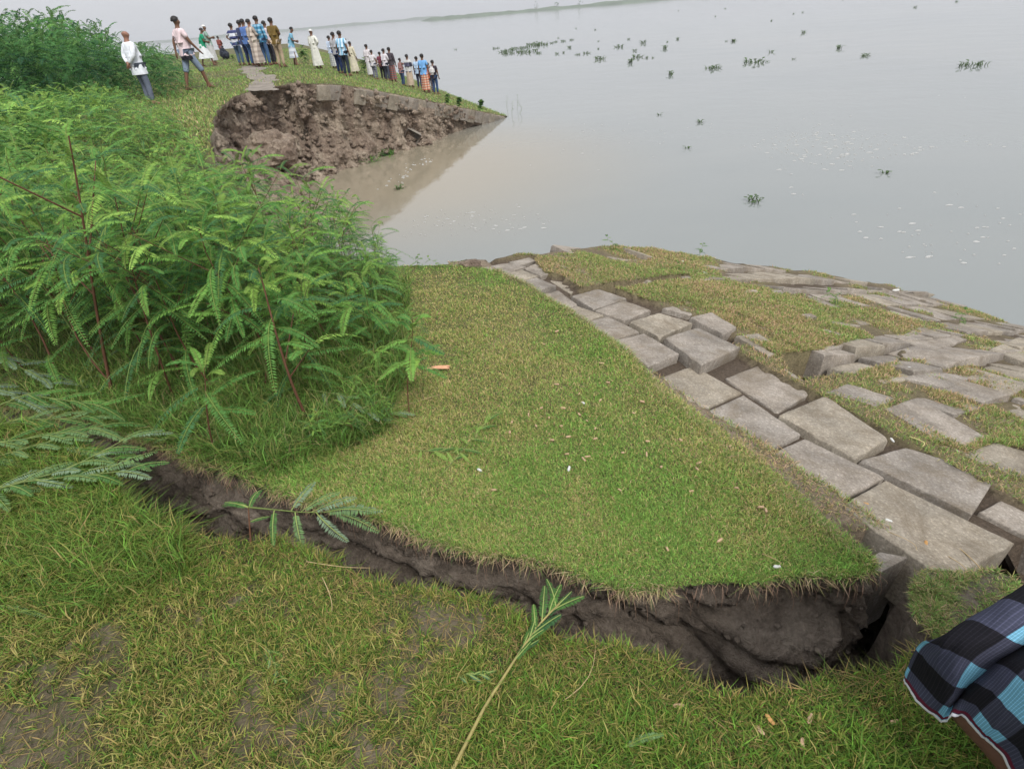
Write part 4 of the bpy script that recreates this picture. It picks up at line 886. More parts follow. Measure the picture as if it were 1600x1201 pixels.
# ------------------------------------------------------------------ litter
def nub(name, px, py, f, ln, wd, mat, label, cat, grp=None, rz=None, hgt=.5, me=[None]):
    p = hit(px, py, f); bm = bmesh.new(); bmesh.ops.create_uvsphere(bm, u_segments=8, v_segments=6, radius=1)
    for v in bm.verts:
        s = 1 - .22 * math.exp(-(v.co.x * 3) ** 2); v.co = Vector((v.co.x * ln / 2, v.co.y * wd / 2 * s + .15 * wd * v.co.x, v.co.z * wd * hgt * s + .01 * ln * math.sin(v.co.x * 9)))
    me_ = bpy.data.meshes.new(name); bm.to_mesh(me_); bm.free(); me_.materials.append(mat)
    o = bpy.data.objects.new(name, me_); link(o); o.location = (p[0], p[1], p[2] + .012); o.rotation_euler = (RS.normal(0, .3), RS.normal(0, .3), RS.uniform(0, 6.28) if rz is None else rz)
    return tag(o, label, cat, grp)
shell_px = [(800, 662), (797, 678), (826, 650), (846, 640), (858, 655), (877, 668), (862, 690), (886, 712), (888, 685), (917, 660), (930, 672), (905, 650), (838, 668), (1012, 692), (973, 710), (1010, 713), (918, 716), (930, 688), (1003, 630), (772, 768), (950, 600), (990, 648),
            (1088, 735), (1092, 726), (1140, 700), (1063, 690), (1196, 800), (1188, 795), (1124, 847), (1042, 860), (912, 720), (1033, 732), (880, 640), (905, 618), (938, 628), (870, 603), (940, 570), (850, 540), (870, 520), (1080, 770), (968, 768), (1150, 765)]
for i, (a, b_) in enumerate(shell_px):
    nub('nut_shell', a, b_, z_land, RS.uniform(.018, .034), RS.uniform(.010, .015), M_shell, 'small tan nut shell scattered on the slumped lawn', 'nut shell', 'nut shells on the lawn')
for i, (a, b_, lb) in enumerate([(1350, 789, 'orange leaf lying near the upper left of the big muddy block'), (1445, 852, 'yellow orange leaf lying near the front of the big muddy block'), (1202, 1035 + 92, 'orange dead leaf on the near grass below the crack'), (1186, 1143, 'tan dead leaf on the near grass left of the orange one'), (1252, 1165, 'brownish dead leaf cluster near the bottom edge'), (1396, 1130, 'curled tan leaf left of the striped cloth'), (1264, 1125, 'small pale leaf on the near grass'), (1060, 1105, 'small tan leaf at the corner of the near grass')]):
    nub('fallen_leaf', a, b_, z_rev if i < 2 else z_near, .032, .014, M_orange if i in (0, 1, 2) else M_shell, lb, 'leaf', None, None, .22)
for a, b_, f, lb in [(750, 737, z_land, 'white scrap on the lawn beside the green seedling'), (889, 735, z_land, 'white scrap among the nut shells'), (911, 632, z_land, 'white scrap on the lawn above the nut shells'), (1387, 816, z_rev, 'white chip on the big muddy block'), (1527, 656, z_rev, 'white scrap in the grass beside the long block'), (1393, 690, z_rev, 'pale pebble in the joint of the yellowish block'), (1399, 455, z_rev, 'white scrap of cloth on the upper ledges'), (1425, 515, z_rev, 'small white scrap below the upper ledges'), (1063, 412, z_rev, 'white scrap on the green hump near the water'), (1100, 429, z_rev, 'pale plastic scrap beside the dark gap'), (1213, 888, z_land, 'white bud near the front edge of the lawn'), (1416, 578, z_rev, 'white fleck in the grass beyond the grassy gap')]:
    nub('white_scrap', a, b_, f, .03 if b_ > 600 else .09, .016 if b_ > 600 else .05, M_white, lb, 'litter', None, None, .4)
def stick(a, b_, f, rad, mat, lb, cat='straw', bend=.02, name='dry_straw'):
    p, q = hit(*a, f), hit(*b_, f); g = Geo(); t = np.linspace(0, 1, 7)[:, None]; pts = (q - p) * t + np.array([0, 0, .012]) + np.array([bend, -bend, bend * .6]) * np.sin(t * math.pi)
    tube(g, pts, rad * np.linspace(1, .5, 7), (.1, .1, .1), 5); o = g.build(name, mat, None, True); o.location = p; return tag(o, lb, cat)
stick((1498, 860), (1540, 935), z_rev, .0022, M_straw, 'long straw sticking over the front edge of the big muddy block'); stick((1480, 872), (1500, 905), z_rev, .0016, M_straw, 'short straw on the big muddy block edge')
stick((1385, 833), (1430, 862), z_rev, .0014, M_straw, 'thin straw across the muddy part of the big block'); stick((1136, 712), (1150, 690), z_rev, .004, M_straw, 'pale stick standing in the dry litter beside the lawn'); stick((1150, 708), (1154, 695), z_rev, .003, M_straw, 'short pale stick in the dry litter beside the lawn')
stick((1214, 698), (1238, 742), z_rev, .0018, M_straw, 'straw on the broad block at the lawn edge'); stick((1420, 685), (1440, 700), z_rev, .004, plain('yellow_stalk', (.5, .45, .2), .6), 'curved yellow stalk in the mossy joint between blocks')
stick((690, 618), (560, 655), z_land, .0014, M_straw, 'long thin straw near the thicket corner'); stick((1190, 868), (1216, 886), z_land, .0014, M_straw, 'straw pointing to the white bud at the front lawn edge'); stick((505, 905), (520, 960), z_near, .0015, M_straw, 'orange straw on the near grass')
stick((868, 1105), (930, 1000), z_near, .0012, M_straw, 'thin yellow straw left of the bare corner', bend=.03); stick((480, 880), (580, 890), z_near, .0013, M_straw, 'yellow straw lying on the near grass left of centre')
# husk on the lawn
h0 = hit(665, 581, z_land); r = empty('dry_husk', h0 + np.array([0, 0, .01]), math.radians(-3)); g = Geo()
for s in (-1, 1):
    t = np.linspace(0, 1, 8); c = np.column_stack([.15 * t, s * .009 * t + .002 * s, .012 + .006 * np.sin(t * 3)]); w_ = .008 * np.sin(np.clip(t, .05, .98) * math.pi) ** .5 + .0015
    for kz in (0, 1):
        V = np.stack([c + np.column_stack([0 * t, w_, 0 * t]), c + np.column_stack([0 * t, 0 * t, .008 * np.ones(8) * (1 - 2 * kz)]), c - np.column_stack([0 * t, w_, 0 * t])], 1).reshape(-1, 3); I = np.arange(24).reshape(8, 3)
        g.add(V, np.stack([I[:-1, :-1], I[1:, :-1], I[1:, 1:], I[:-1, 1:]], -1).reshape(-1, 4), (.5, .3, .2))
g.build('husk', plain('husk_tan', (.50, .27, .16), .7), r); tag(r, 'split reddish tan husk lying on the lawn beside the thicket', 'husk')
# litter of dry chaff beside the blocks: uncountable
g = Geo(); lp = W([(1130, 690), (1180, 680), (1300, 780), (1390, 860), (1376, 878), (1290, 800), (1190, 722)], z_rs); x, y = scatter(lp, 420)
for a, b_ in zip(x, y):
    an = RS.uniform(0, 6.28); l_ = RS.uniform(.006, .03); z = float(z_rs(a, b_)) + .008; dd = np.array([math.cos(an), math.sin(an), RS.normal(0, .15)]) * l_; tube(g, [np.array([a, b_, z]), np.array([a, b_, z]) + dd], .0011, (.4, .3, .2), 3)
tag(g.build('dry_chaff', M_straw), 'dry straw chaff on the bare strip between lawn and blocks', 'chaff', kind='stuff')
# roots hanging from the lip of the slumped lawn
g = Geo(); lr = [p for p in lipF if -2.4 < p[0] < 1.3]
for _ in range(420):
    k = RS.randint(len(lr)); p = np.array([lr[k][0], lr[k][1], float(z_land(*lr[k])) - RS.uniform(.005, .05)]); l_ = RS.uniform(.02, .09); a_ = RS.uniform(-.9, .9)
    t = np.linspace(0, 1, 5)[:, None]; pts = p + np.array([math.sin(a_) * .5, -.5, 0]) * l_ * np.sin(t * 1.8) + np.array([RS.normal(0, .01), 0, -1]) * l_ * t ** 1.5 * RS.uniform(.3, 1.2)
    tube(g, pts, .0009, (.3, .2, .15), 3)
tag(g.build('hanging_roots', M_root), 'fine brown roots hanging from the torn edge of the lawn', 'roots', kind='stuff')
# soil lumps
def lump(loc, size, seed, label, mat, cat='soil lump', fl=.7, name='soil_lump'):
    bm = bmesh.new(); bmesh.ops.create_icosphere(bm, subdivisions=4, radius=1)
    co = np.array([v.co[:] for v in bm.verts]); n = fbm(co[:, 0] * 1.3 + seed, co[:, 1] * 1.3, co[:, 2] * 1.3, 5, seed); n2 = np.abs(fbm(co[:, 0] * 3 + seed, co[:, 1] * 3, co[:, 2] * 3, 4, seed + 5))
    for v, a, b_ in zip(bm.verts, n, n2): v.co = Vector([v.co[i] * size[i] * (1 + .55 * a - .35 * b_) for i in range(3)])
    me_ = bpy.data.meshes.new(name); bm.to_mesh(me_); bm.free(); me_.materials.append(mat); o = bpy.data.objects.new(name, me_); link(o); o.location = loc; o.rotation_euler = (0, 0, seed)
    return tag(o, label, cat)
p = hit(736, 415, z_land); lump(p + [0, 0, .01], (.11, .05, .035), 3, 'dark root filled soil lump at the far corner of the lawn', M_cliff)
lump(aty(430, 232, 14.9), (.7, .6, .5), 4, 'large pale broken clay boulder below the left end of the cliff', M_cliff, 'clay boulder', name='clay_boulder')
for i, (a, b_, sz, lb) in enumerate([((470, 262), 0, .5, 'clay lump at the water foot of the cliff, leftmost'), ((500, 256), 0, .42, 'clay lump at the water foot beside the leftmost'), ((440, 258), 0, .6, 'brown clay lump among the weeds below the cliff'), ((590, 214), 0, .4, 'flat clay ledge lump left of the tumbled block'), ((655, 212), 0, .35, 'pale wet lump right of the tumbled block'), ((575, 222), 0, .3, 'small clay lump under the middle of the cliff')]):
    lump(at(a[0] + 8, a[1] + 12, -1.97), (sz * 1.2, sz * .8, sz * .45), 20 + i, lb, M_cliff, 'clay lump', name='clay_lump')
p = hit(1012, 448 - 4, z_rev); lump(p, (.05, .04, .03), 8, 'pale stone in the thin dark gap of the slope', M_conc[1], 'stone', name='stone'); p = hit(1258, 500, z_rev); lump(p + [0, 0, .02], (.07, .05, .035), 9, 'dark grey stone half buried in the grassy slope', M_conc[2], 'stone', name='stone')

for i in range(16):
    k = int(np.interp(i + .5, [0, 16], [len(lipF) * .45, len(lipF) * .98])); a, c_ = lipF[k]
    lump((a + RS.normal(0, .03), c_ - RS.uniform(.10, .20), float(z_land(a, c_)) - RS.uniform(.38, .75)), (RS.uniform(.05, .11), RS.uniform(.05, .08), RS.uniform(.03, .06)), 40 + i, 'wet clay clod wedged deep in the crack', M_crack, 'clay clod', name='clay_clod')['group'] = 'clay clods in the crack'

def crumbs(name, V, n, s0, s1, rows, cols, mat, label, seed):
    rs = np.random.RandomState(seed); g = Geo(); R0, C0 = V.shape[:2]
    base = np.array([[1, 0, 0], [-1, 0, 0], [0, 1, 0], [0, -1, 0], [0, 0, 1], [0, 0, -1]], float); T8 = np.array([[0, 2, 4], [2, 1, 4], [1, 3, 4], [3, 0, 4], [2, 0, 5], [1, 2, 5], [3, 1, 5], [0, 3, 5]]); Q8 = np.column_stack([T8[:, 0], T8[:, 1], T8[:, 2]])
    VV, TT = [], []; o = 0
    for _ in range(n):
        i = int(rs.uniform(rows[0], rows[1]) * (R0 - 1)); j = int(rs.uniform(cols[0], cols[1]) * (C0 - 1)); s = s0 * (s1 / s0) ** rs.rand() ** 1.6
        p = V[i, j] + rs.normal(0, s * .4, 3); e_ = Euler(rs.uniform(0, 6.28, 3)).to_matrix(); b_ = (base * rs.uniform(.55, 1.2, (6, 1))) @ np.array(e_).T * np.array([1, 1, .75]) * s
        VV.append(b_ + p); TT.append(T8 + o); o += 6
    tag(mk(name, np.vstack(VV), [np.vstack(TT)], mat), label, 'earth crumbs', kind='stuff')
crumbs('earth_crumbs', wF_V, 2600, .004, .022, (.02, .85), (.25, 1), M_crack, 'crumbs of torn earth clinging to the crack wall', 1)
crumbs('earth_crumbs', CV, 2600, .03, .16, (.05, .98), (.05, .9), M_cliff, 'broken crumbs of clay on the cliff face', 2)
# ------------------------------------------------------------------ things on the water
def hy_clump(seed, n, r):
    rs = np.random.RandomState(seed); g = Geo()
    for i in range(n):
        a, d = rs.uniform(0, 6.28), r * math.sqrt(rs.rand()); b0 = np.array([math.cos(a) * d, math.sin(a) * d * .8, -.01]); hh = rs.uniform(.05, .22); ld = np.array([rs.normal(0, .06), rs.normal(0, .06), hh])
        tube(g, [b0, b0 + ld * .6, b0 + ld], [.012, .016, .006], (.10, .17, .05), 4)
        c = b0 + ld; u = np.array([math.cos(a), math.sin(a), rs.uniform(-.2, .9)]); u /= np.linalg.norm(u); v = np.cross(u, [0, 0, 1]); v /= np.linalg.norm(v) + 1e-6; s = rs.uniform(.04, .08)
        th = np.arange(6) * math.pi / 3; V = c + s * (np.cos(th)[:, None] * u + .8 * np.sin(th)[:, None] * v) + u * s; w_ = np.cross(u, v) * s * .18
        V[[0, 3]] += w_; g.add(V, [[0, 1, 2, 3], [0, 3, 4, 5]], np.array([.07, .12, .045]) * rs.uniform(.7, 1.5))
    return g
hy = [hy_clump(40 + i, n, r).build('floating_plant', M_leaf) for i, (n, r) in enumerate([(10, .14), (16, .25), (30, .5), (7, .10)])]
first = [True] * 4
def hyac(px, py, k, s, lb, flat=1.0, grp='floating water plants'):
    p = at(px, py, ZW)
    o = hy[k] if first[k] else hy[k].copy()
    if first[k]: first[k] = False
    else: C.objects.link(o)
    o.location = (p[0], p[1], ZW + .005); o.scale = (s, s, s * flat); o.rotation_euler = (0, 0, RS.uniform(0, 6.28)); return tag(o, lb, 'water plant', grp)
sg = 'distant scattered water plants'
for px, py, k, s, lb in [(1182, 98, 2, 1.7, 'largest scattered clump of water plants far out, with upright dark leaves'), (1113, 107, 2, 1.3, 'round clump of water plants left of the largest one'), (1520, 102, 2, 1.4, 'water plant clump alone near the right edge'), (1178, 314, 1, 1.1, 'spiky dark water plant nearest to the broken slope'), (1383, 271, 3, 1.0, 'small dark water plant amid the white foam'), (1094, 192, 0, 1.1, 'small cross shaped water plant in the open middle'), (1030, 180, 3, .9, 'pair of tiny dark leaves on the open water'), (1074, 232, 3, .9, 'tiny dark plant left of the foam field'), (1256, 52, 0, 1.7, 'small upright water plant on the far right water'), (625, 296, 0, 1.2, 'leafy water plant floating by the mouth of the bay'),
                          (937, 93, 1, 2.0, 'dark tuft of water plants below the middle of the drift line'), (984, 98, 0, 2.0, 'dark tuft with a trailing tail right of the others'), (1049, 117, 0, 1.6, 'dark blot of water plants below the scattered clumps'), (995, 90, 1, 1.8, 'wide low tuft of water plants'), (968, 74, 1, 1.9, 'upright pair of water plants on the far water'), (1005, 68, 0, 2.2, 'tall dark water plant in the middle distance'), (1040, 76, 0, 2.0, 'crossed thin water plant in the distance')]:
    hyac(px, py, k, s * (.6 if py > 150 else .85), lb, .6)
for px, py in [(870, 85), (880, 83), (916, 84), (903, 86), (935, 65), (890, 75), (982, 62), (935, 77), (1043, 66), (1010, 91), (1020, 91), (992, 80), (1060, 17), (1205, 33), (1133, 14), (1135, 65), (1147, 65), (1205, 82), (1240, 93), (1310, 76), (1352, 88), (1240, 22), (1254, 20), (1118, 26), (930, 47), (900, 45), (872, 60), (1145, 65), (1495, 3), (1430, 12), (1317, 1), (675, 43), (712, 78), (1058, 62)]:
    o = hyac(px, py, RS.choice([0, 1, 3]), RS.uniform(.7, 1.5), 'tiny dark tuft of water plants scattered on the far water', .55, sg)
for i, (px, py) in enumerate([(775, 76), (786, 82), (795, 80), (803, 77), (812, 76), (822, 75), (832, 72), (800, 84), (815, 81), (826, 70), (838, 69), (790, 85), (846, 71), (836, 80), (820, 83), (862, 68), (868, 66), (880, 65), (893, 63), (842, 84)]):
    hyac(px, py, [2, 1][i % 2] if i < 15 else 1, RS.uniform(1.0, 1.7), 'green clump in the long raft of water plants drifting on the left', .6, 'raft of water plants')
def islet(px, py, r, n, lb):
    p = at(px, py, ZW); g = Geo()
    for i in range(n):
        a, d = RS.uniform(0, 6.28), r * math.sqrt(RS.rand()); b0 = np.array([math.cos(a) * d, math.sin(a) * d * .5, -.02]); l_ = RS.uniform(.15, .45)
        frond(g, b0, RS.uniform(0, 6.28), RS.uniform(.5, 1.4), l_, .4, 7, .06, .022, GL[RS.randint(4)] * 1.1, rw=.004)
    o = g.build('grass_islet', M_leaf); o.location = (p[0], p[1], ZW); tag(o, lb, 'grass clump')
islet(596, 243, .42, 90, 'green grassy clump standing in the brown water under the cliff'); islet(574, 253, .34, 50, 'lower green clump in the water left of the grassy one')
# weeds at the tip and on the far slope
for px, py, ty, lb, sd in [(752, 170, 152, 'dark leafy bush near the tip of the far slope', 31), (718, 165, 148, 'thin weeds on the far slope below the last people', 32), (700, 160, 140, 'light green weeds beside the boy with the white backpack', 33), (478, 100, 70, 'leafy green shrub beside the man in the long white robe', 34), (572, 118, 88, 'olive green sapling between two groups of people', 35), (365, 96, 84, 'low green bush behind the man in the striped shirt', 36)]:
    B = hit(px, py, z_land); T = aty(px, ty, B[1]); h = max(.2, T[2] - B[2]) * (.6 if px > 690 else .9); gs, gf = weed(sd, h, 22, 7, .09 * h + .02, .04 * h + .01, h * .42, .01, (0, 0), .05, 4, .6); place('shrub', gs, gf, B, 0, lb, None, M_gstem)
for px, py in [(808, 170), (800, 180), (812, 178), (792, 168)]:
    B = at(px, py, ZW); gs, gf = weed(px, .5, 5, 5, .03, .012, .12, .006, (.05, 0), .3, 0, .5); place('reed', gs, gf, B, 0, 'thin dark reed standing in the water off the tip', 'reeds off the tip of the far slope', M_gstem)
# foam flecks
g = Geo()
def foam(poly, n, s0, s1, yy=1):
    pw = [tuple(at(a, b, ZW)[:2]) for a, b in poly]; x, y = scatter(pw, n * 3, None); 
    k = fbm(x * .35, y * .35, 0, 3, 131) + .5 * RS.rand(len(x)); idx = np.argsort(-k)[:n]
    for a, b_ in zip(x[idx], y[idx]):
        s = .75 * RS.uniform(s0, s1) * RS.choice([.5, .8, 1.3]); m = 7; th = np.arange(m) * 2 * math.pi / m; rr = s * RS.uniform(.6, 1.2, m)
        V = np.column_stack([a + rr * np.cos(th) * 1.6, b_ + rr * np.sin(th) * .8, np.full(m, ZW + .002)]); V2 = np.column_stack([a + rr * .5 * np.cos(th) * 1.6, b_ + rr * .5 * np.sin(th) * .8, np.full(m, ZW + .012)])
        I = np.arange(m); Q = np.column_stack([I, (I + 1) % m, (I + 1) % m + m, I + m]); g.add(np.vstack([V, V2]), Q, (.8, .8, .8)); g.add(V2, [[0, 1, 2, 3], [0, 3, 4, 5], [0, 5, 6, 6]][:2], (.8, .8, .8))
foam([(610, 380), (640, 320), (740, 300), (860, 330), (860, 370), (700, 400)], 90, .015, .04)
foam([(560, 320), (640, 250), (700, 235), (640, 290)], 40, .015, .04)
foam([(1080, 250), (1200, 215), (1320, 200), (1600, 230), (1600, 300), (1450, 290), (1240, 270)], 190, .02, .055)
foam([(1230, 270), (1600, 290), (1600, 430), (1400, 400), (1230, 310)], 60, .02, .05)
foam([(780, 230), (900, 180), (1060, 200), (1500, 140), (1590, 200), (1200, 260), (800, 300)], 50, .015, .04)
tag(g.build('foam', M_foam), 'white foam flecks drifting on the river', 'foam', kind='stuff')
# drift lines: low weed and foam strings far out
# ------------------------------------------------------------------ far shore
rs = np.random.RandomState(3)
def shore(x0, x1, y0, y1, h, nx, name, col, fx):
    m_, t_, b_ = newmat(name + '_green', .95, .1); v = pos(t_); t_.links.new(ramp(t_, noise(t_, .05, 4, .6, v), [(.3, tuple(c * .7 for c in col)), (.7, tuple(c * 1.3 for c in col))]), b_.inputs['Base Color'])
    X = np.linspace(0, 1, nx); V = []
    for i, q in enumerate(X):
        x = x0 + (x1 - x0) * q; y = y0 + (y1 - y0) * q; e_ = min(1, 40 * (1 - q), 25 * q + .15)
        hh = h * e_ * (.75 + .35 * float(fbm(q * nx * .2, 2, 0, 3, 9)) + .15 * rs.rand()); V += [(x, y, ZW - .2), (x, y + 6, ZW + hh * .45), (x, y + 22, ZW + hh), (x, y + 90, ZW + hh * .9), (x, y + 200, ZW - .2)]
    I = np.arange(nx * 5).reshape(nx, 5); Q = np.stack([I[:-1, :-1], I[:-1, 1:], I[1:, 1:], I[1:, :-1]], -1).reshape(-1, 4)
    o = mk(name, V, [Q[:, ::-1]], m_, smooth=False); structure(o); return o
D1 = 900.0
a = aty(655, 28, D1); c = aty(985, -2, D1)
shore(a[0], c[0] + 200, D1, D1 - 60, 3.8, 160, 'far_shore', (.10, .13, .09), 0)
D2 = 2200.0
a = aty(-300, 60, D2); c = aty(700, 20, D2)
shore(a[0], c[0], D2, D2, 8, 200, 'far_shore', (.08, .11, .07), 0)
for i, (px, hh) in enumerate([(838, 9), (870, 10), (905, 8)]):
    p = aty(px, 8, D1 - 5); g = Geo(); tube(g, [(0, 0, 0), (0, 0, hh * .55)], .25, (.1, .1, .1), 4)
    r = empty('far_tree', (p[0], p[1], ZW)); g.build('trunk', M_stem, r)
    g = Geo()
    for k in range(14): 
        q = RS.normal(0, 1, 3) * np.array([1.6, 1.6, 2.2]) + [0, 0, hh * .62]; tube(g, [q, q + RS.normal(0, .8, 3)], .35, GL[3], 3)
    g.build('crown', M_leaf, r); tag(r, 'faint tall tree rising above the far green shore', 'tree', 'tall trees on the far shore')

# ------------------------------------------------------------------ people
def skin(nodes, edges, sub=1, root=0):
    me = bpy.data.meshes.new('tmp'); me.from_pydata([n[0] for n in nodes], edges, []); o = bpy.data.objects.new('tmp', me); C.objects.link(o)
    o.modifiers.new('s', 'SKIN'); sv = me.skin_vertices[0].data
    for i, n in enumerate(nodes):
        r_ = n[1]; sv[i].radius = (r_, r_) if not isinstance(r_, tuple) else r_
    sv[root].use_root = True
    s = o.modifiers.new('u', 'SUBSURF'); s.levels = sub; s.render_levels = sub
    dg = bpy.context.evaluated_depsgraph_get(); dg.update(); m2 = bpy.data.meshes.new_from_object(o.evaluated_get(dg)); bpy.data.objects.remove(o); bpy.data.meshes.remove(me)
    for p_ in m2.polygons: p_.use_smooth = True
    return m2
def as_obj(name, me, mat, parent):
    me.name = name; me.materials.clear(); me.materials.append(mat); o = bpy.data.objects.new(name, me); return link(o, parent)
_cm = {}
def cloth(c1, pat='plain', c2=None, sc=1.0):
    key = (c1, pat, c2, sc)
    if key in _cm: return _cm[key]
    m_, t_, b_ = newmat(pat + '_cloth', .9, .15); v = objc(t_); base = None
    if pat == 'plain': col = ramp(t_, noise(t_, 6, 3, .6, v), [(.3, tuple(x * .8 for x in c1)), (.7, tuple(min(1, x * 1.1) for x in c1))])
    else:
        s = nd(t_, 'ShaderNodeSeparateXYZ'); t_.links.new(v, s.inputs[0])
        def band(sock, f, th=.0):
            a_ = nd(t_, 'ShaderNodeMath', operation='MULTIPLY'); a_.inputs[1].default_value = f; t_.links.new(sock, a_.inputs[0]); b2 = nd(t_, 'ShaderNodeMath', operation='SINE'); t_.links.new(a_.outputs[0], b2.inputs[0])
            c_ = nd(t_, 'ShaderNodeMath', operation='GREATER_THAN'); c_.inputs[1].default_value = th; t_.links.new(b2.outputs[0], c_.inputs[0]); return c_.outputs[0]
        if pat == 'stripe': col = mixc(t_, band(s.outputs['Z'], 48 * sc), c1, c2)
        elif pat == 'upright': col = mixc(t_, band(s.outputs['X'], 90 * sc), c1, c2)
        else:
            h_ = mixc(t_, band(s.outputs['Z'], 60 * sc, .2), c1, c2); v_ = mixc(t_, band(s.outputs['X'], 60 * sc, .2), (1, 1, 1), (.6, .6, .62)); col = mixc(t_, 1.0, h_, v_, 'MULTIPLY')
    t_.links.new(col, b_.inputs['Base Color']); bump(t_, b_, noise(t_, 9, 4, .6, v), .6, .03); _cm[key] = m_; return m_
def loft(rings, folds=0, ph=0.0, k=28, cap=True):
    """rings: (cx, cy, cz, rx, ry, fold)."""
    V = []; th = np.arange(k) * 2 * math.pi / k
    for cx, cy, cz, rx, ry, fo in rings:
        f_ = 1 + fo * np.sin(th * folds + ph) + fo * .5 * np.sin(th * 3 + ph * 2); V.append(np.column_stack([cx + rx * f_ * np.cos(th), cy + ry * f_ * np.sin(th), np.full(k, cz)]))
    n = len(V); I = np.arange(n * k).reshape(n, k); Q = np.stack([I[:-1], np.roll(I[:-1], -1, 1), np.roll(I[1:], -1, 1), I[1:]], -1).reshape(-1, 4)
    return np.vstack(V), Q
def person(px, py, hx, hy, face, top, bottom, label, pose='down', stance='stand', head='hair', bend=0.0, skinm=None, seed=0, extra=None, hide=False):
    """top: ('short'|'long'|'vest'|'robe', material); bottom: ('trousers'|'shorts'|'lungi', material). face in degrees, 0 = towards +y."""
    rs = np.random.RandomState(seed + int(px)); B = hit(px, py, z_land); d = ray(hx, hy)
    t_ = B[1] / d[1]; h = (O_ + d * t_)[2] - B[2]; h = float(np.clip(h, 1.05, 1.80)) + .0
    s = h / 1.70; r = empty('person', B, math.radians(face)); r.scale = (s * 1.04, s * 1.04, s)
    def bd(p):  # bend the upper body forward at the hips
        x, y, z = p
        if z <= .93: return (x, y, z)
        c_, s_ = math.cos(bend), math.sin(bend); dz = z - .93; return (x, y * c_ + dz * s_, .93 + dz * c_ - y * s_)
    arms = {'down': [((-.23, -.01, 1.13), (-.25, .04, .88)), ((.23, -.01, 1.13), (.25, .04, .88))], 'behind': [((-.24, -.10, 1.15), (-.05, -.17, .98)), ((.24, -.10, 1.15), (.05, -.19, .97))],
            'hips': [((-.33, -.06, 1.16), (-.17, .03, 1.02)), ((.33, -.06, 1.16), (.17, .03, 1.02))], 'front': [((-.22, .05, 1.13), (-.06, .22, 1.12)), ((.22, .05, 1.13), (.06, .23, 1.15))],
            'swing': [((-.22, -.12, 1.15), (-.22, -.16, .91)), ((.23, .06, 1.14), (.25, .20, .94))], 'right_hip': [((-.23, -.01, 1.13), (-.25, .04, .88)), ((.33, -.06, 1.16), (.17, .02, 1.02))],
            'shoulder': [((-.23, -.01, 1.13), (-.25, .04, .88)), ((.33, .0, 1.33), (.52, .05, 1.36))], 'point': [((-.23, -.01, 1.13), (-.25, .04, .88)), ((.28, .20, 1.33), (.34, .42, 1.40))]}[pose]
    st = {'stand': [(-.10, .0), (.10, .0)], 'wide': [(-.17, -.05), (.17, .06)], 'walk': [(-.09, -.26), (.09, .26)]}[stance]
    N = []; E_ = []
    def nn(co, rad, par=None): N.append((bd(co), rad)); i = len(N) - 1; (E_.append((par, i)) if par is not None else None); return i
    pel = nn((0, 0, .93), .125); sp_ = nn((0, .0, 1.10), .115, pel); ch = nn((0, -.005, 1.28), .13, sp_); nb = nn((0, -.01, 1.42), .07, ch); nk = nn((0, .0, 1.49), .048, nb)
    jw = nn((0, .022, 1.545), .07, nk); hd = nn((0, .012, 1.60), .088, jw); cr = nn((0, .0, 1.665), .062, hd); nn((0, .108, 1.572), .013, hd)
    nn((-.088, .0, 1.585), .018, hd); nn((.088, .0, 1.585), .018, hd)
    AW = []
    for (el, wr), sg_ in zip(arms, (-1, 1)):
        sh = nn((sg_ * .17, -.01, 1.375), .060, ch); e1 = nn(el, .040, sh); w1 = nn(wr, .026, e1); dr_ = np.array(wr) - np.array(el); dr_ /= np.linalg.norm(dr_)
        pm = np.array(wr) + dr_ * .06; p1 = nn(tuple(pm), .034, w1)
        lat = np.cross(dr_, [0, 1, .3]); lat /= np.linalg.norm(lat) + 1e-6
        for k in range(4):
            fb = pm + dr_ * (.035 + (.01 if k in (1, 2) else 0)) + lat * (k - 1.5) * .018; f1 = nn(tuple(fb), .0095, p1); nn(tuple(fb + dr_ * (.035 + .01 * (k in (1, 2))) + np.array([0, .012, 0])), .0075, f1)
        tb_ = pm - lat * .035 + np.array([0, .015, 0]); f1 = nn(tuple(tb_), .011, p1); nn(tuple(tb_ + dr_ * .03), .009, f1); AW.append((sh, e1, w1))
    legs = []
    for (fx, fy), sg_ in zip(st, (-1, 1)):
        hp = nn((sg_ * .085, 0, .88), .088, pel); kx = (sg_ * .085 + fx) / 2; ky = fy * .5 + (.035 if stance != 'walk' else .03 * (1 + np.sign(fy)))
        kn = nn((kx, ky, .48), .055, hp); an = nn((fx, fy - .01, .085), .036, kn); nn((fx, fy - .05, .03), .032, an); nn((fx * 1.25, fy + .14, .025), .030, an); legs.append(((sg_ * .085, 0, .88), (kx, ky, .48), (fx, fy - .01, .085)))
    as_obj('body', skin(N, E_), skinm or M_skin, r)
    # hair, cap
    bm = bmesh.new(); bmesh.ops.create_uvsphere(bm, u_segments=16, v_segments=12, radius=1)
    if head != 'bald':
        kill = [v for v in bm.verts if (v.co.z < (-.35 if head == 'hair' else .15) + (.75 * max(0, v.co.y) if head == 'hair' else 0))]; bmesh.ops.delete(bm, geom=kill, context='VERTS')
        for v in bm.verts:
            n_ = 1 + (.05 * math.sin(v.co.x * 17 + v.co.z * 13 + seed) if head == 'hair' else 0); p_ = (v.co.x * .094 * n_, -.004 + v.co.y * .103 * n_, 1.615 + v.co.z * .098 * n_)
            v.co = Vector(bd(p_))
        me_ = bpy.data.meshes.new('hair'); bm.to_mesh(me_)
        for p_ in me_.polygons: p_.use_smooth = True
        as_obj('hair' if head == 'hair' else 'cap', me_, M_hair if head == 'hair' else cloth((.62, .62, .60)), r)
    bm.free()
    # top
    ty, tm = top; N2 = []; E2 = []
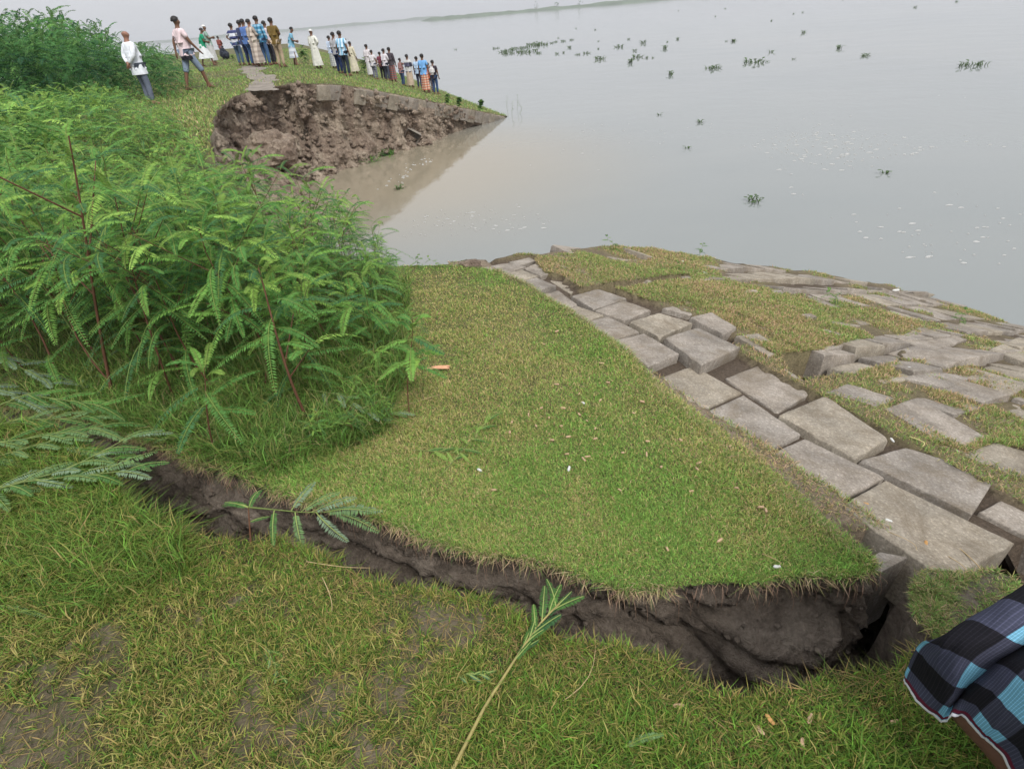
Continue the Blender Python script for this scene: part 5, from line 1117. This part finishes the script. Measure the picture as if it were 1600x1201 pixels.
    def n2(co, rad, par=None): N2.append((bd(co), rad)); i = len(N2) - 1; (E2.append((par, i)) if par is not None else None); return i
    hem = .84 if ty in ('long', 'short') else .92
    a0 = n2((0, 0, .98), .142); n2((0, 0, hem), .150, a0) if ty != 'vest' else None; a1 = n2((0, 0, 1.12), .138, a0); a2 = n2((0, -.005, 1.28), .150, a1); n2((0, -.012, 1.43), .072, a2)
    for (el, wr), sg_ in zip(arms, (-1, 1)):
        sh = n2((sg_ * .175, -.01, 1.375), .072, a2)
        if ty == 'vest': continue
        el, wr = np.array(el), np.array(wr); s0 = np.array([sg_ * .175, -.01, 1.375])
        if ty == 'short': n2(tuple(s0 + (el - s0) * .72), .062, sh)
        else: e1 = n2(tuple(el), .056, sh); n2(tuple(wr - (wr - el) * .08), .044, e1)
    mt = skin(N2, E2)
    if ty != 'vest':
        o1 = as_obj('robe' if ty == 'robe' else 'shirt', mt, tm, r)
        RG = {'kurta': [(0, -.01, 1.22, .162, .14, 0), (0, 0, 1.0, .172, .152, .01), (0, 0, .85, .182, .162, .02), (0, 0, .72, .188, .168, .04)], 'short': [(0, -.008, 1.25, .150, .132, 0), (0, 0, 1.0, .160, .145, .015), (0, 0, .82, .172, .160, .03)]}; RG['long'] = RG['short']
        V, Q = loft(RG[ty], 6, rs.uniform(0, 6)) if ty != 'robe' else loft([(0, -.01, 1.22, .165, .14, 0), (0, 0, 1.0, .175, .15, .01), (0, 0, .8, .19, .165, .03), (0, 0, .5, .22, .19, .06), (0, .01, .16, .25, .22, .09)], 7, rs.uniform(0, 6))
        bm = bmesh.new(); bm.from_mesh(o1.data); vs = [bm.verts.new(bd(v)) for v in V]; [bm.faces.new([vs[i] for i in q]).__setattr__('smooth', True) for q in Q]; bm.to_mesh(o1.data); bm.free()
    else: as_obj('shirt', mt, tm, r)
    # bottom
    by, bmat = bottom
    if by == 'lungi':
        mx_ = max(abs(st[0][1]), abs(st[1][1])); hz = .16 if stance == 'stand' else .36
        V, Q = loft([(0, 0, 1.0, .150, .135, 0), (0, 0, .85, .172, .155, .02), (0, 0, .6, .18 + .2 * mx_, .16 + .35 * mx_, .05), (0, .0, hz, .20 + .2 * mx_, .17 + .7 * mx_, .09)], 6, rs.uniform(0, 6))
        mk('lungi', V, [Q], bmat, r, smooth=True)
    elif by != 'none':
        N3 = [((0, 0, .93), .142)]; E3 = []
        for hp, kn, an in legs:
            hp, kn, an = map(np.array, (hp, kn, an)); i = len(N3); N3 += [(tuple(hp), .102), (tuple(kn), .074)]; E3 += [(0, i), (i, i + 1)]
            if by == 'trousers': N3 += [(tuple(an + (kn - an) * .03), .056)]; E3 += [(i + 1, i + 2)]
            else: N3 += [(tuple(kn + (an - kn) * .12), .080)]; E3 += [(i + 1, i + 2)]
        as_obj(by, skin(N3, E3), bmat, r)
    if extra: extra(r, bd)
    return tag(r, label, 'person', 'onlookers on the far bank')
def letter_mark(r, bd):
    cu = bpy.data.curves.new('shirt_print', 'FONT'); cu.body = 'D'; cu.size = .15; cu.extrude = .002; cu.align_x = 'CENTER'; o0 = bpy.data.objects.new('tmp', cu); C.objects.link(o0); dg = bpy.context.evaluated_depsgraph_get(); dg.update(); m3 = bpy.data.meshes.new_from_object(o0.evaluated_get(dg)); bpy.data.objects.remove(o0); o = as_obj('shirt_print', m3, cloth((.03, .03, .05)), r)
    o.location = (-.02, -.172, 1.17); o.rotation_euler = (math.radians(90), 0, 0)
def belt(r, bd):
    V, Q = loft([(0, 0, .74, .168, .158, .01), (0, 0, .80, .168, .158, .01), (0, 0, .84, .166, .155, 0)], 5); mk('waistband', V, [Q], cloth((.02, .02, .025)), r, smooth=True)
def pink_extra(r, bd): letter_mark(r, bd); belt(r, bd)
def backpack(r, bd):
    bm = bmesh.new(); bmesh.ops.create_cube(bm, size=1); bmesh.ops.bevel(bm, geom=bm.edges[:], offset=.28, segments=3, affect='EDGES')
    for v in bm.verts: v.co = Vector((v.co.x * .30, v.co.y * .17 - .20, v.co.z * .42 + 1.22 - .04 * v.co.x * 0))
    me_ = bpy.data.meshes.new('backpack'); bm.to_mesh(me_); bm.free(); as_obj('backpack', me_, cloth((.68, .66, .66)), r)
T_ = cloth
WH, JE, NV, DK = (.68, .69, .70), (.09, .14, .22), (.03, .045, .12), (.035, .035, .045)
face0 = -25
person(239, 165, 178, 47, -35, ('kurta', T_((.72, .75, .80))), ('trousers', T_((.13, .15, .20))), 'man in a long white shirt with hands behind his back, wading through weeds', 'behind', 'stand', 'bald', 0, M_skin2, 1)
person(312, 141, 269, 26, -40, ('short', T_((.72, .58, .60))), ('shorts', T_((.20, .25, .33), 'upright', (.14, .18, .26), .4)), 'man in a pale pink t-shirt with a dark mark, grey shorts, walking away', 'swing', 'walk', 'hair', 0, M_skin, 2, pink_extra)
person(327, 104, 303, 44, -60, ('short', T_((.02, .26, .14))), ('lungi', T_((.66, .68, .70))), 'man in a green shirt and white lungi leaning forward beside the scrub', 'front', 'walk', 'hair', .28, M_skin, 3)
person(337, 100, 311, 40, -70, ('short', T_((.25, .35, .30))), ('lungi', T_((.5, .5, .5))), 'man with a white cap half hidden behind the green shirted man', 'front', 'stand', 'cap', 0, M_skin, 4)
person(351, 93, 335, 57, -20, ('short', T_((.22, .07, .06))), ('trousers', T_((.14, .16, .20))), 'child in a maroon shirt standing alone between two groups', 'front', 'stand', 'hair', 0, M_skin, 5)
person(379, 103, 353, 37, -15, ('short', T_((.05, .06, .15), 'stripe', (.62, .64, .70), .55)), ('trousers', T_(JE)), 'man in a navy and white striped polo and blue jeans', 'hips', 'stand', 'hair', 0, M_skin, 6)
person(393, 103, 371, 32, -20, ('long', T_((.05, .06, .12))), ('trousers', T_(NV)), 'man in dark navy shirt and trousers at the left of the close group', 'front', 'stand', 'hair', 0, M_skin, 7)
person(399, 104, 377, 30, -30, ('short', T_((.10, .18, .42))), ('trousers', T_((.06, .12, .26))), 'man in a blue shirt behind the navy dressed one', 'down', 'stand', 'hair', 0, M_skin, 8)
person(408, 105, 388, 30, -35, ('robe', T_((.55, .48, .42), 'check', (.42, .35, .30), .6)), ('trousers', T_((.45, .40, .34))), 'man in a long cream checked kurta holding his hand to his face', 'front', 'stand', 'hair', 0, M_skin2, 9)
person(420, 104, 398, 25, -20, ('long', T_((.06, .22, .36), 'check', (.25, .45, .60), .7)), ('trousers', T_((.06, .12, .24))), 'tall man in a teal blue plaid shirt in the middle of the group', 'down', 'stand', 'hair', 0, M_skin, 10)
person(430, 102, 409, 33, -40, ('long', T_((.66, .58, .62))), ('trousers', T_(DK)), 'man in a pale pinkish shirt with folded arms', 'front', 'stand', 'hair', 0, M_skin, 11)
person(442, 106, 418, 28, -15, ('short', T_((.15, .10, .03))), ('trousers', T_((.40, .31, .22))), 'man in an olive brown shirt with khaki trousers', 'front', 'stand', 'hair', 0, M_skin, 12)
person(463, 103, 437, 43, -75, ('short', T_((.18, .38, .52))), ('lungi', T_((.42, .46, .54), 'stripe', (.60, .63, .68), .6)), 'man in a light blue shirt bending forward in a short grey lungi', 'front', 'wide', 'hair', .30, M_skin, 13)
person(499, 108, 487, 46, -25, ('robe', T_((.66, .66, .60))), ('none', None), 'man in a long white robe and skullcap standing apart', 'right_hip', 'stand', 'cap', 0, M_skin, 14)
person(524, 108, 513, 56, -30, ('long', T_((.50, .58, .72))), ('lungi', T_((.50, .52, .50), 'check', (.40, .42, .42))), 'man in a pale blue shirt and whitish lungi at the left of the trio', 'front', 'stand', 'hair', 0, M_skin, 15)
person(533, 116, 523, 50, -30, ('short', T_((.36, .36, .38))), ('trousers', T_((.02, .035, .10))), 'man in a grey shirt with his arm round his neighbour', 'shoulder', 'stand', 'hair', 0, M_skin, 16)
person(544, 120, 534, 48, -20, ('short', T_((.55, .66, .78), 'upright', (.20, .42, .60), .5)), ('trousers', T_((.03, .04, .06))), 'man in a white shirt with blue stripes and dark trousers', 'down', 'stand', 'hair', 0, M_skin, 17)
person(556, 116, 546, 65, -30, ('robe', T_((.58, .54, .42))), ('none', None), 'man in a long cream robe behind the trio', 'down', 'stand', 'hair', 0, M_skin, 18)
person(581, 121, 576, 69, -30, ('long', T_((.62, .58, .60))), ('lungi', T_((.62, .62, .62))), 'man in a white shirt and white lungi left of the checked trousers', 'down', 'stand', 'hair', 0, M_skin, 19)
person(588, 125, 584, 78, -25, ('short', T_((.62, .60, .62))), ('trousers', T_((.16, .17, .22), 'check', (.28, .29, .34))), 'youth in a white shirt and grey checked trousers', 'down', 'stand', 'hair', 0, M_skin, 20)
person(600, 125, 595, 81, -20, ('short', T_((.16, .04, .06))), ('trousers', T_(DK)), 'youth in a maroon t-shirt and black trousers', 'behind', 'stand', 'hair', 0, M_skin, 21)
person(607, 127, 601, 76, -35, ('long', T_((.66, .62, .66))), ('trousers', T_((.06, .07, .10))), 'man in a white shirt and dark trousers next to the maroon t-shirt', 'front', 'stand', 'hair', 0, M_skin, 22)
person(616, 129, 608, 74, -25, ('long', T_((.07, .06, .07))), ('lungi', T_((.32, .10, .10), 'check', (.12, .16, .14))), 'man in a dark shirt and red checked lungi', 'down', 'stand', 'hair', 0, M_skin, 23)
person(631, 135, 625, 91, -50, ('short', T_((.32, .18, .17))), ('trousers', T_((.06, .10, .20))), 'boy in a dusky pink shirt and blue trousers holding out a hand', 'point', 'stand', 'hair', 0, M_skin, 24)
person(643, 138, 637, 85, -30, ('long', T_((.08, .08, .12), 'stripe', (.5, .5, .5), .3)), ('lungi', T_((.50, .40, .30))), 'man in a dark vest over pale sleeves with a sand coloured lungi', 'front', 'stand', 'hair', 0, M_skin, 25)
person(657, 139, 654, 88, -20, ('short', T_((.40, .52, .68))), ('trousers', T_((.04, .05, .10))), 'man in a pale blue shirt half hidden at the left of the last group', 'down', 'stand', 'hair', 0, M_skin, 26)
person(667, 146, 662, 84, -20, ('short', T_((.16, .36, .66))), ('lungi', T_((.55, .20, .12), 'check', (.62, .45, .35), 1.0)), 'man in a sky blue shirt and orange checked lungi', 'down', 'stand', 'hair', 0, M_skin, 27)
person(674, 145, 669, 98, -15, ('short', T_((.45, .12, .06))), ('trousers', T_((.10, .10, .14), 'check', (.25, .20, .20))), 'boy in an orange t-shirt between two taller people', 'down', 'stand', 'hair', 0, M_skin, 28)
person(682, 148, 676, 94, -20, ('short', T_((.05, .04, .05))), ('trousers', T_((.04, .08, .18))), 'boy with a white backpack at the right end of the people', 'down', 'stand', 'hair', 0, M_skin, 29, backpack)
# dark bag beside the child
p = hit(354, 93, z_land); lump(p + [0, 0, .25], (.25, .2, .32), 6, 'dark sack standing beside the child in maroon', cloth((.03, .035, .05)), 'sack', name='sack')
# ------------------------------------------------------------------ crouching person at the right, checked lungi
m_, t_, b_ = newmat('checked_lungi', .95, .1); M_lungi = m_
uvn = t_.nodes.new('ShaderNodeUVMap'); s_ = nd(t_, 'ShaderNodeSeparateXYZ'); t_.links.new(uvn.outputs[0], s_.inputs[0])
def fr_(sock, f, th, off=0.0):
    a_ = nd(t_, 'ShaderNodeMath', operation='MULTIPLY_ADD'); a_.inputs[1].default_value = f; a_.inputs[2].default_value = off; t_.links.new(sock, a_.inputs[0]); b2 = nd(t_, 'ShaderNodeMath', operation='FRACT'); t_.links.new(a_.outputs[0], b2.inputs[0])
    c_ = nd(t_, 'ShaderNodeMath', operation='GREATER_THAN'); c_.inputs[1].default_value = th; t_.links.new(b2.outputs[0], c_.inputs[0]); return c_.outputs[0]
U, Vv = s_.outputs['X'], s_.outputs['Y']
cu_, cv_ = fr_(U, 1 / .20, .42, .35), fr_(Vv, 1 / .17, .5, .1)
colA = mixc(t_, cu_, (.13, .32, .44), (.042, .046, .072)); colB = mixc(t_, cu_, (.040, .043, .064), (.010, .010, .013))
col = mixc(t_, cv_, colA, colB)
ln_ = mixc(t_, fr_(U, 1 / .008, .78), (1, 1, 1), (1.6, 1.55, 1.6)); ln2 = mixc(t_, fr_(Vv, 1 / .008, .8), (1, 1, 1), (1.25, 1.2, 1.2)); col = mixc(t_, 1, col, ln_, 'MULTIPLY'); col = mixc(t_, 1, col, ln2, 'MULTIPLY')
hm = nd(t_, 'ShaderNodeMath', operation='LESS_THAN'); hm.inputs[1].default_value = .010; t_.links.new(Vv, hm.inputs[0]); col = mixc(t_, hm.outputs[0], col, (.62, .62, .66))
hm2 = nd(t_, 'ShaderNodeMath', operation='COMPARE'); hm2.inputs[1].default_value = .019; hm2.inputs[2].default_value = .006; t_.links.new(Vv, hm2.inputs[0]); col = mixc(t_, hm2.outputs[0], col, (.10, .015, .03))
t_.links.new(col, b_.inputs['Base Color']); bump(t_, b_, noise(t_, 500, 2, .5, objc(t_)), .4, .002)
r = empty('person', (1.12, .50, 0), 0)
def Lc(p): return (p[0] - 1.12, p[1] - .50, p[2])
foot = at(1630, 1305, .0); knee = at(1452, 1000, .46); kneeL = Lc(knee)
fL = Lc(foot)
N = []; E_ = []
def nn(co, rad, par=None): N.append((tuple(co), rad)); i = len(N) - 1; (E_.append((par, i)) if par is not None else None); return i
aw = np.array(knee) - O_; aw = aw / np.linalg.norm(aw); kn = np.array(kneeL) + aw * .11; ft = np.array(fL) + np.array([.03, .02, 0]); hipc = np.array([.42, .05, .38])
pel = nn(hipc, .13); sp_ = nn(hipc + [-.02, .0, .2], .125, pel); ch = nn(hipc + [-.06, 0, .40], .14, sp_); nb = nn(hipc + [-.08, 0, .53], .07, ch); nk = nn(hipc + [-.10, 0, .60], .05, nb); jw = nn(hipc + [-.13, 0, .66], .07, nk); hd = nn(hipc + [-.12, 0, .72], .09, jw); nn(hipc + [-.10, 0, .79], .062, hd); nn(hipc + [-.228, 0, .69], .014, hd)
nn(hipc + [-.11, .09, .70], .018, hd); nn(hipc + [-.11, -.09, .70], .018, hd)
def hand(w1, wr, dr_, lat):
    pm = wr + dr_ * .05; p1 = nn(pm, .032, w1)
    for k in range(4):
        fb = pm + dr_ * (.04 + (.01 if k in (1, 2) else 0)) + lat * (k - 1.5) * .019; f1 = nn(fb, .0095, p1); f2 = nn(fb + dr_ * (.026 + .006 * (k in (1, 2))) + np.array([0, 0, -.008]), .0085, f1); nn(fb + dr_ * (.044 + .01 * (k in (1, 2))) + np.array([0, 0, -.024]), .007, f2)
    tb_ = pm - lat * .036; f1 = nn(tb_, .011, p1); nn(tb_ + dr_ * .035, .009, f1)
for sg_, kq, fq in ((1, kn + [.05, -.03, -.10], ft + [-.03, 0, .085]), (-1, kn + [.10, -.30, -.06], ft + [.10, -.30, .085])):
    hp = nn(hipc + [-.03, .10 * sg_, -.02], .10, pel); k_i = nn(kq, .062, hp); mid = (kq * .55 + fq * .45) + [.012, 0, 0] + aw * .02; cf = nn(mid, .052, k_i); an = nn(fq, .038, cf); nn(fq + [.05, 0, -.05], .034, an); b1 = nn(fq + [-.10, 0, -.045], .038, an)
    for k in range(5): nn(fq + [-.17 - .012 * (2 - abs(k - 1.5)), (k - 2) * .018, -.062], .012 if k else .014, b1)
    sh = nn(hipc + [-.06, .17 * sg_, .47], .062, ch); e1 = nn(hipc + [.02, .22 * sg_, .22], .043, sh); wr = hipc + np.array([-.20, .10 * sg_, .16]); w1 = nn(wr, .028, e1); hand(w1, wr, np.array([-1., 0, -.1]), np.array([0, 1., 0]))
M_skinn = plain('brown_leg_skin', (.135, .068, .048), .5, .4, .15, 60)
as_obj('body', skin(N, E_, 2), M_skinn, r)
# draped cloth: control grid (world), columns run along the hem, rows up over the thigh
def P3(px, py, z): return at(px, py, z)
grid_px = [  # hem row, then rows upward
 [(1417, 1062, .20), (1428, 1088, .19), (1446, 1110, .18), (1470, 1128, .17), (1484, 1120, .25), (1500, 1117, .26), (1524, 1140, .24), (1548, 1160, .23), (1600, 1240, .22)],
 [(1424, 1035, .27), (1444, 1062, .27), (1466, 1088, .27), (1486, 1098, .27), (1498, 1088, .28), (1520, 1092, .34), (1548, 1120, .33), (1576, 1146, .32), (1640, 1220, .30)],
 [(1434, 1008, .36), (1460, 1030, .38), (1486, 1052, .38), (1506, 1062, .36), (1520, 1056, .36), (1548, 1066, .42), (1580, 1092, .42), (1612, 1118, .42), (1690, 1190, .38)],
 [(1452, 1000, .42), (1484, 1005, .46), (1512, 1018, .47), (1534, 1030, .44), (1552, 1028, .42), (1580, 1034, .48), (1614, 1058, .50), (1660, 1090, .50), (1740, 1150, .45)],
 [(1486, 990, .43), (1520, 978, .49), (1550, 990, .51), (1574, 1002, .49), (1596, 1004, .46), (1626, 1010, .50), (1664, 1030, .54), (1720, 1060, .55), (1800, 1110, .5)],
 [(1530, 968, .43), (1566, 948, .50), (1600, 955, .53), (1626, 968, .52), (1650, 972, .49), (1684, 980, .52), (1724, 1000, .56), (1790, 1030, .58), (1880, 1070, .5)],
 [(1580, 940, .42), (1616, 914, .50), (1656, 918, .54), (1684, 930, .54), (1712, 936, .52), (1750, 946, .54), (1800, 965, .57), (1870, 990, .6), (1960, 1020, .5)],
 [(1640, 905, .42), (1676, 876, .50), (1720, 878, .55), (1752, 890, .56), (1786, 900, .55), (1830, 910, .56), (1890, 930, .58), (1960, 955, .6), (2060, 980, .5)]]
CG = np.array([[P3(*q) for q in row] for row in grid_px])
# back side continues round under the thigh so the cloth is a full drape
def cr(a, n):
    m = len(a); t = np.linspace(0, m - 1, n); i = np.clip(t.astype(int), 0, m - 2); f = (t - i)[(...,) + (None,) * (a.ndim - 1)]
    g0, g1, g2, g3 = a[np.clip(i - 1, 0, m - 1)], a[i], a[i + 1], a[np.clip(i + 2, 0, m - 1)]
    return .5 * ((2 * g1) + (-g0 + g2) * f + (2 * g0 - 5 * g1 + 4 * g2 - g3) * f ** 2 + (-g0 + 3 * g1 - 3 * g2 + g3) * f ** 3)
G2 = cr(CG, 90); G2 = cr(G2.transpose(1, 0, 2), 140).transpose(1, 0, 2)
vdist = np.concatenate([[0 * G2[0, :, 0]], np.cumsum(np.linalg.norm(G2[1:] - G2[:-1], axis=2), 0)]); vdist = vdist.mean(1, keepdims=True) + 0 * vdist
udist = np.concatenate([[0], np.cumsum(np.linalg.norm(G2[45, 1:] - G2[45, :-1], axis=1))])[None, :] * 1.15 + 0 * vdist
wr_ = fbm(udist * 16, vdist * 5, 0, 4, 3) * .009 + (1 - np.abs(fbm(udist * 9, vdist * 3 + udist * 2, 0, 3, 5))) ** 4 * .006; nG = np.cross(np.gradient(G2, axis=1), np.gradient(G2, axis=0)); nG /= np.linalg.norm(nG, axis=2, keepdims=True) + 1e-9; G2 = G2 + nG * wr_[..., None]
I = np.arange(90 * 140).reshape(90, 140); Q = np.stack([I[:-1, :-1], I[:-1, 1:], I[1:, 1:], I[1:, :-1]], -1).reshape(-1, 4)
lu = mk('lungi', (G2.reshape(-1, 3) - np.array([1.12, .5, 0])), [Q], M_lungi, r, smooth=True, uv=np.column_stack([udist.ravel(), vdist.ravel()]))
so_ = lu.modifiers.new('thickness', 'SOLIDIFY'); so_.thickness = .0015; so_.offset = 0
N2 = []; E2 = []
def n2(co, rad, par=None): N2.append((tuple(co), rad)); i = len(N2) - 1; (E2.append((par, i)) if par is not None else None); return i
a0 = n2(hipc + [0, 0, -.08], .155); a1 = n2(hipc + [-.02, 0, .2], .155, a0); a2 = n2(hipc + [-.06, 0, .42], .172, a1); n2(hipc + [-.08, 0, .55], .08, a2)
for sg_ in (1, -1): sh = n2(hipc + [-.06, .17 * sg_, .47], .092, a2); n2(hipc + [.0, .20 * sg_, .30], .06, sh)
as_obj('shirt', skin(N2, E2), cloth((.30, .32, .36)), r)
N2 = [(tuple(hipc + [.02, 0, .02]), .165)]; E2 = []
k2 = kn + [.10, -.30, -.06]; hA, hB = hipc + np.array([-.03, .10, -.02]), hipc + np.array([-.03, -.10, -.02])
i = n2(hB, .125, 0); i = n2(hB + (k2 - hB) * .5, .115, i); i = n2(k2, .092, i); n2(k2 + [.02, 0, -.14], .085, i); i = n2(hA, .125, 0); n2(hA + (kn - hA) * .35, .115, i)
as_obj('lungi_wrap', skin(N2, E2), cloth((.028, .031, .05), 'check', (.11, .31, .44), .45), r)
for sg_ in (1, -1):
    bm = bmesh.new(); bmesh.ops.create_uvsphere(bm, u_segments=12, v_segments=8, radius=.013)
    for v in bm.verts: v.co = v.co + Vector(hipc + [-.205, .034 * sg_, .728])
    me_ = bpy.data.meshes.new('eye'); bm.to_mesh(me_); bm.free(); as_obj('eye', me_, cloth((.05, .04, .04)), r)
bm = bmesh.new(); bmesh.ops.create_uvsphere(bm, u_segments=20, v_segments=14, radius=1); bmesh.ops.delete(bm, geom=[v for v in bm.verts if v.co.z < -.3 - .7 * min(0, -v.co.x) * -1 and v.co.x < .2], context='VERTS')
for v in bm.verts: v.co = Vector((v.co.x * .105, v.co.y * .098, v.co.z * .10)) + Vector(hipc + [-.105, 0, .735])
me_ = bpy.data.meshes.new('hair'); bm.to_mesh(me_); bm.free(); as_obj('hair', me_, M_hair, r)
tag(r, 'crouching person in a blue and black checked lungi at the lower right corner', 'person')
# ------------------------------------------------------------------ haze
HAZE = .00042
if HAZE:
    x0, x1, y0, y1, z0, z1 = -2600, 2600, -60, 2900, ZW - 3.0, 30.0
    V = [(a, b, c) for c in (z0, z1) for b in (y0, y1) for a in (x0, x1)]
    hz = mk('haze', V, [np.array([[0, 2, 3, 1], [4, 5, 7, 6], [0, 1, 5, 4], [2, 6, 7, 3], [0, 4, 6, 2], [1, 3, 7, 5]])]); hz['kind'] = 'stuff'; hz['label'] = 'pale monsoon haze over the river'; hz['category'] = 'haze'
    mh = bpy.data.materials.new('haze_air'); mh.use_nodes = True; t_ = mh.node_tree; t_.nodes.clear(); o_ = t_.nodes.new('ShaderNodeOutputMaterial'); pvv = t_.nodes.new('ShaderNodeVolumePrincipled')
    pvv.inputs['Density'].default_value = HAZE; pvv.inputs['Color'].default_value = (.90, .92, .96, 1); pvv.inputs['Anisotropy'].default_value = .2; t_.links.new(pvv.outputs[0], o_.inputs['Volume']); hz.data.materials.append(mh)
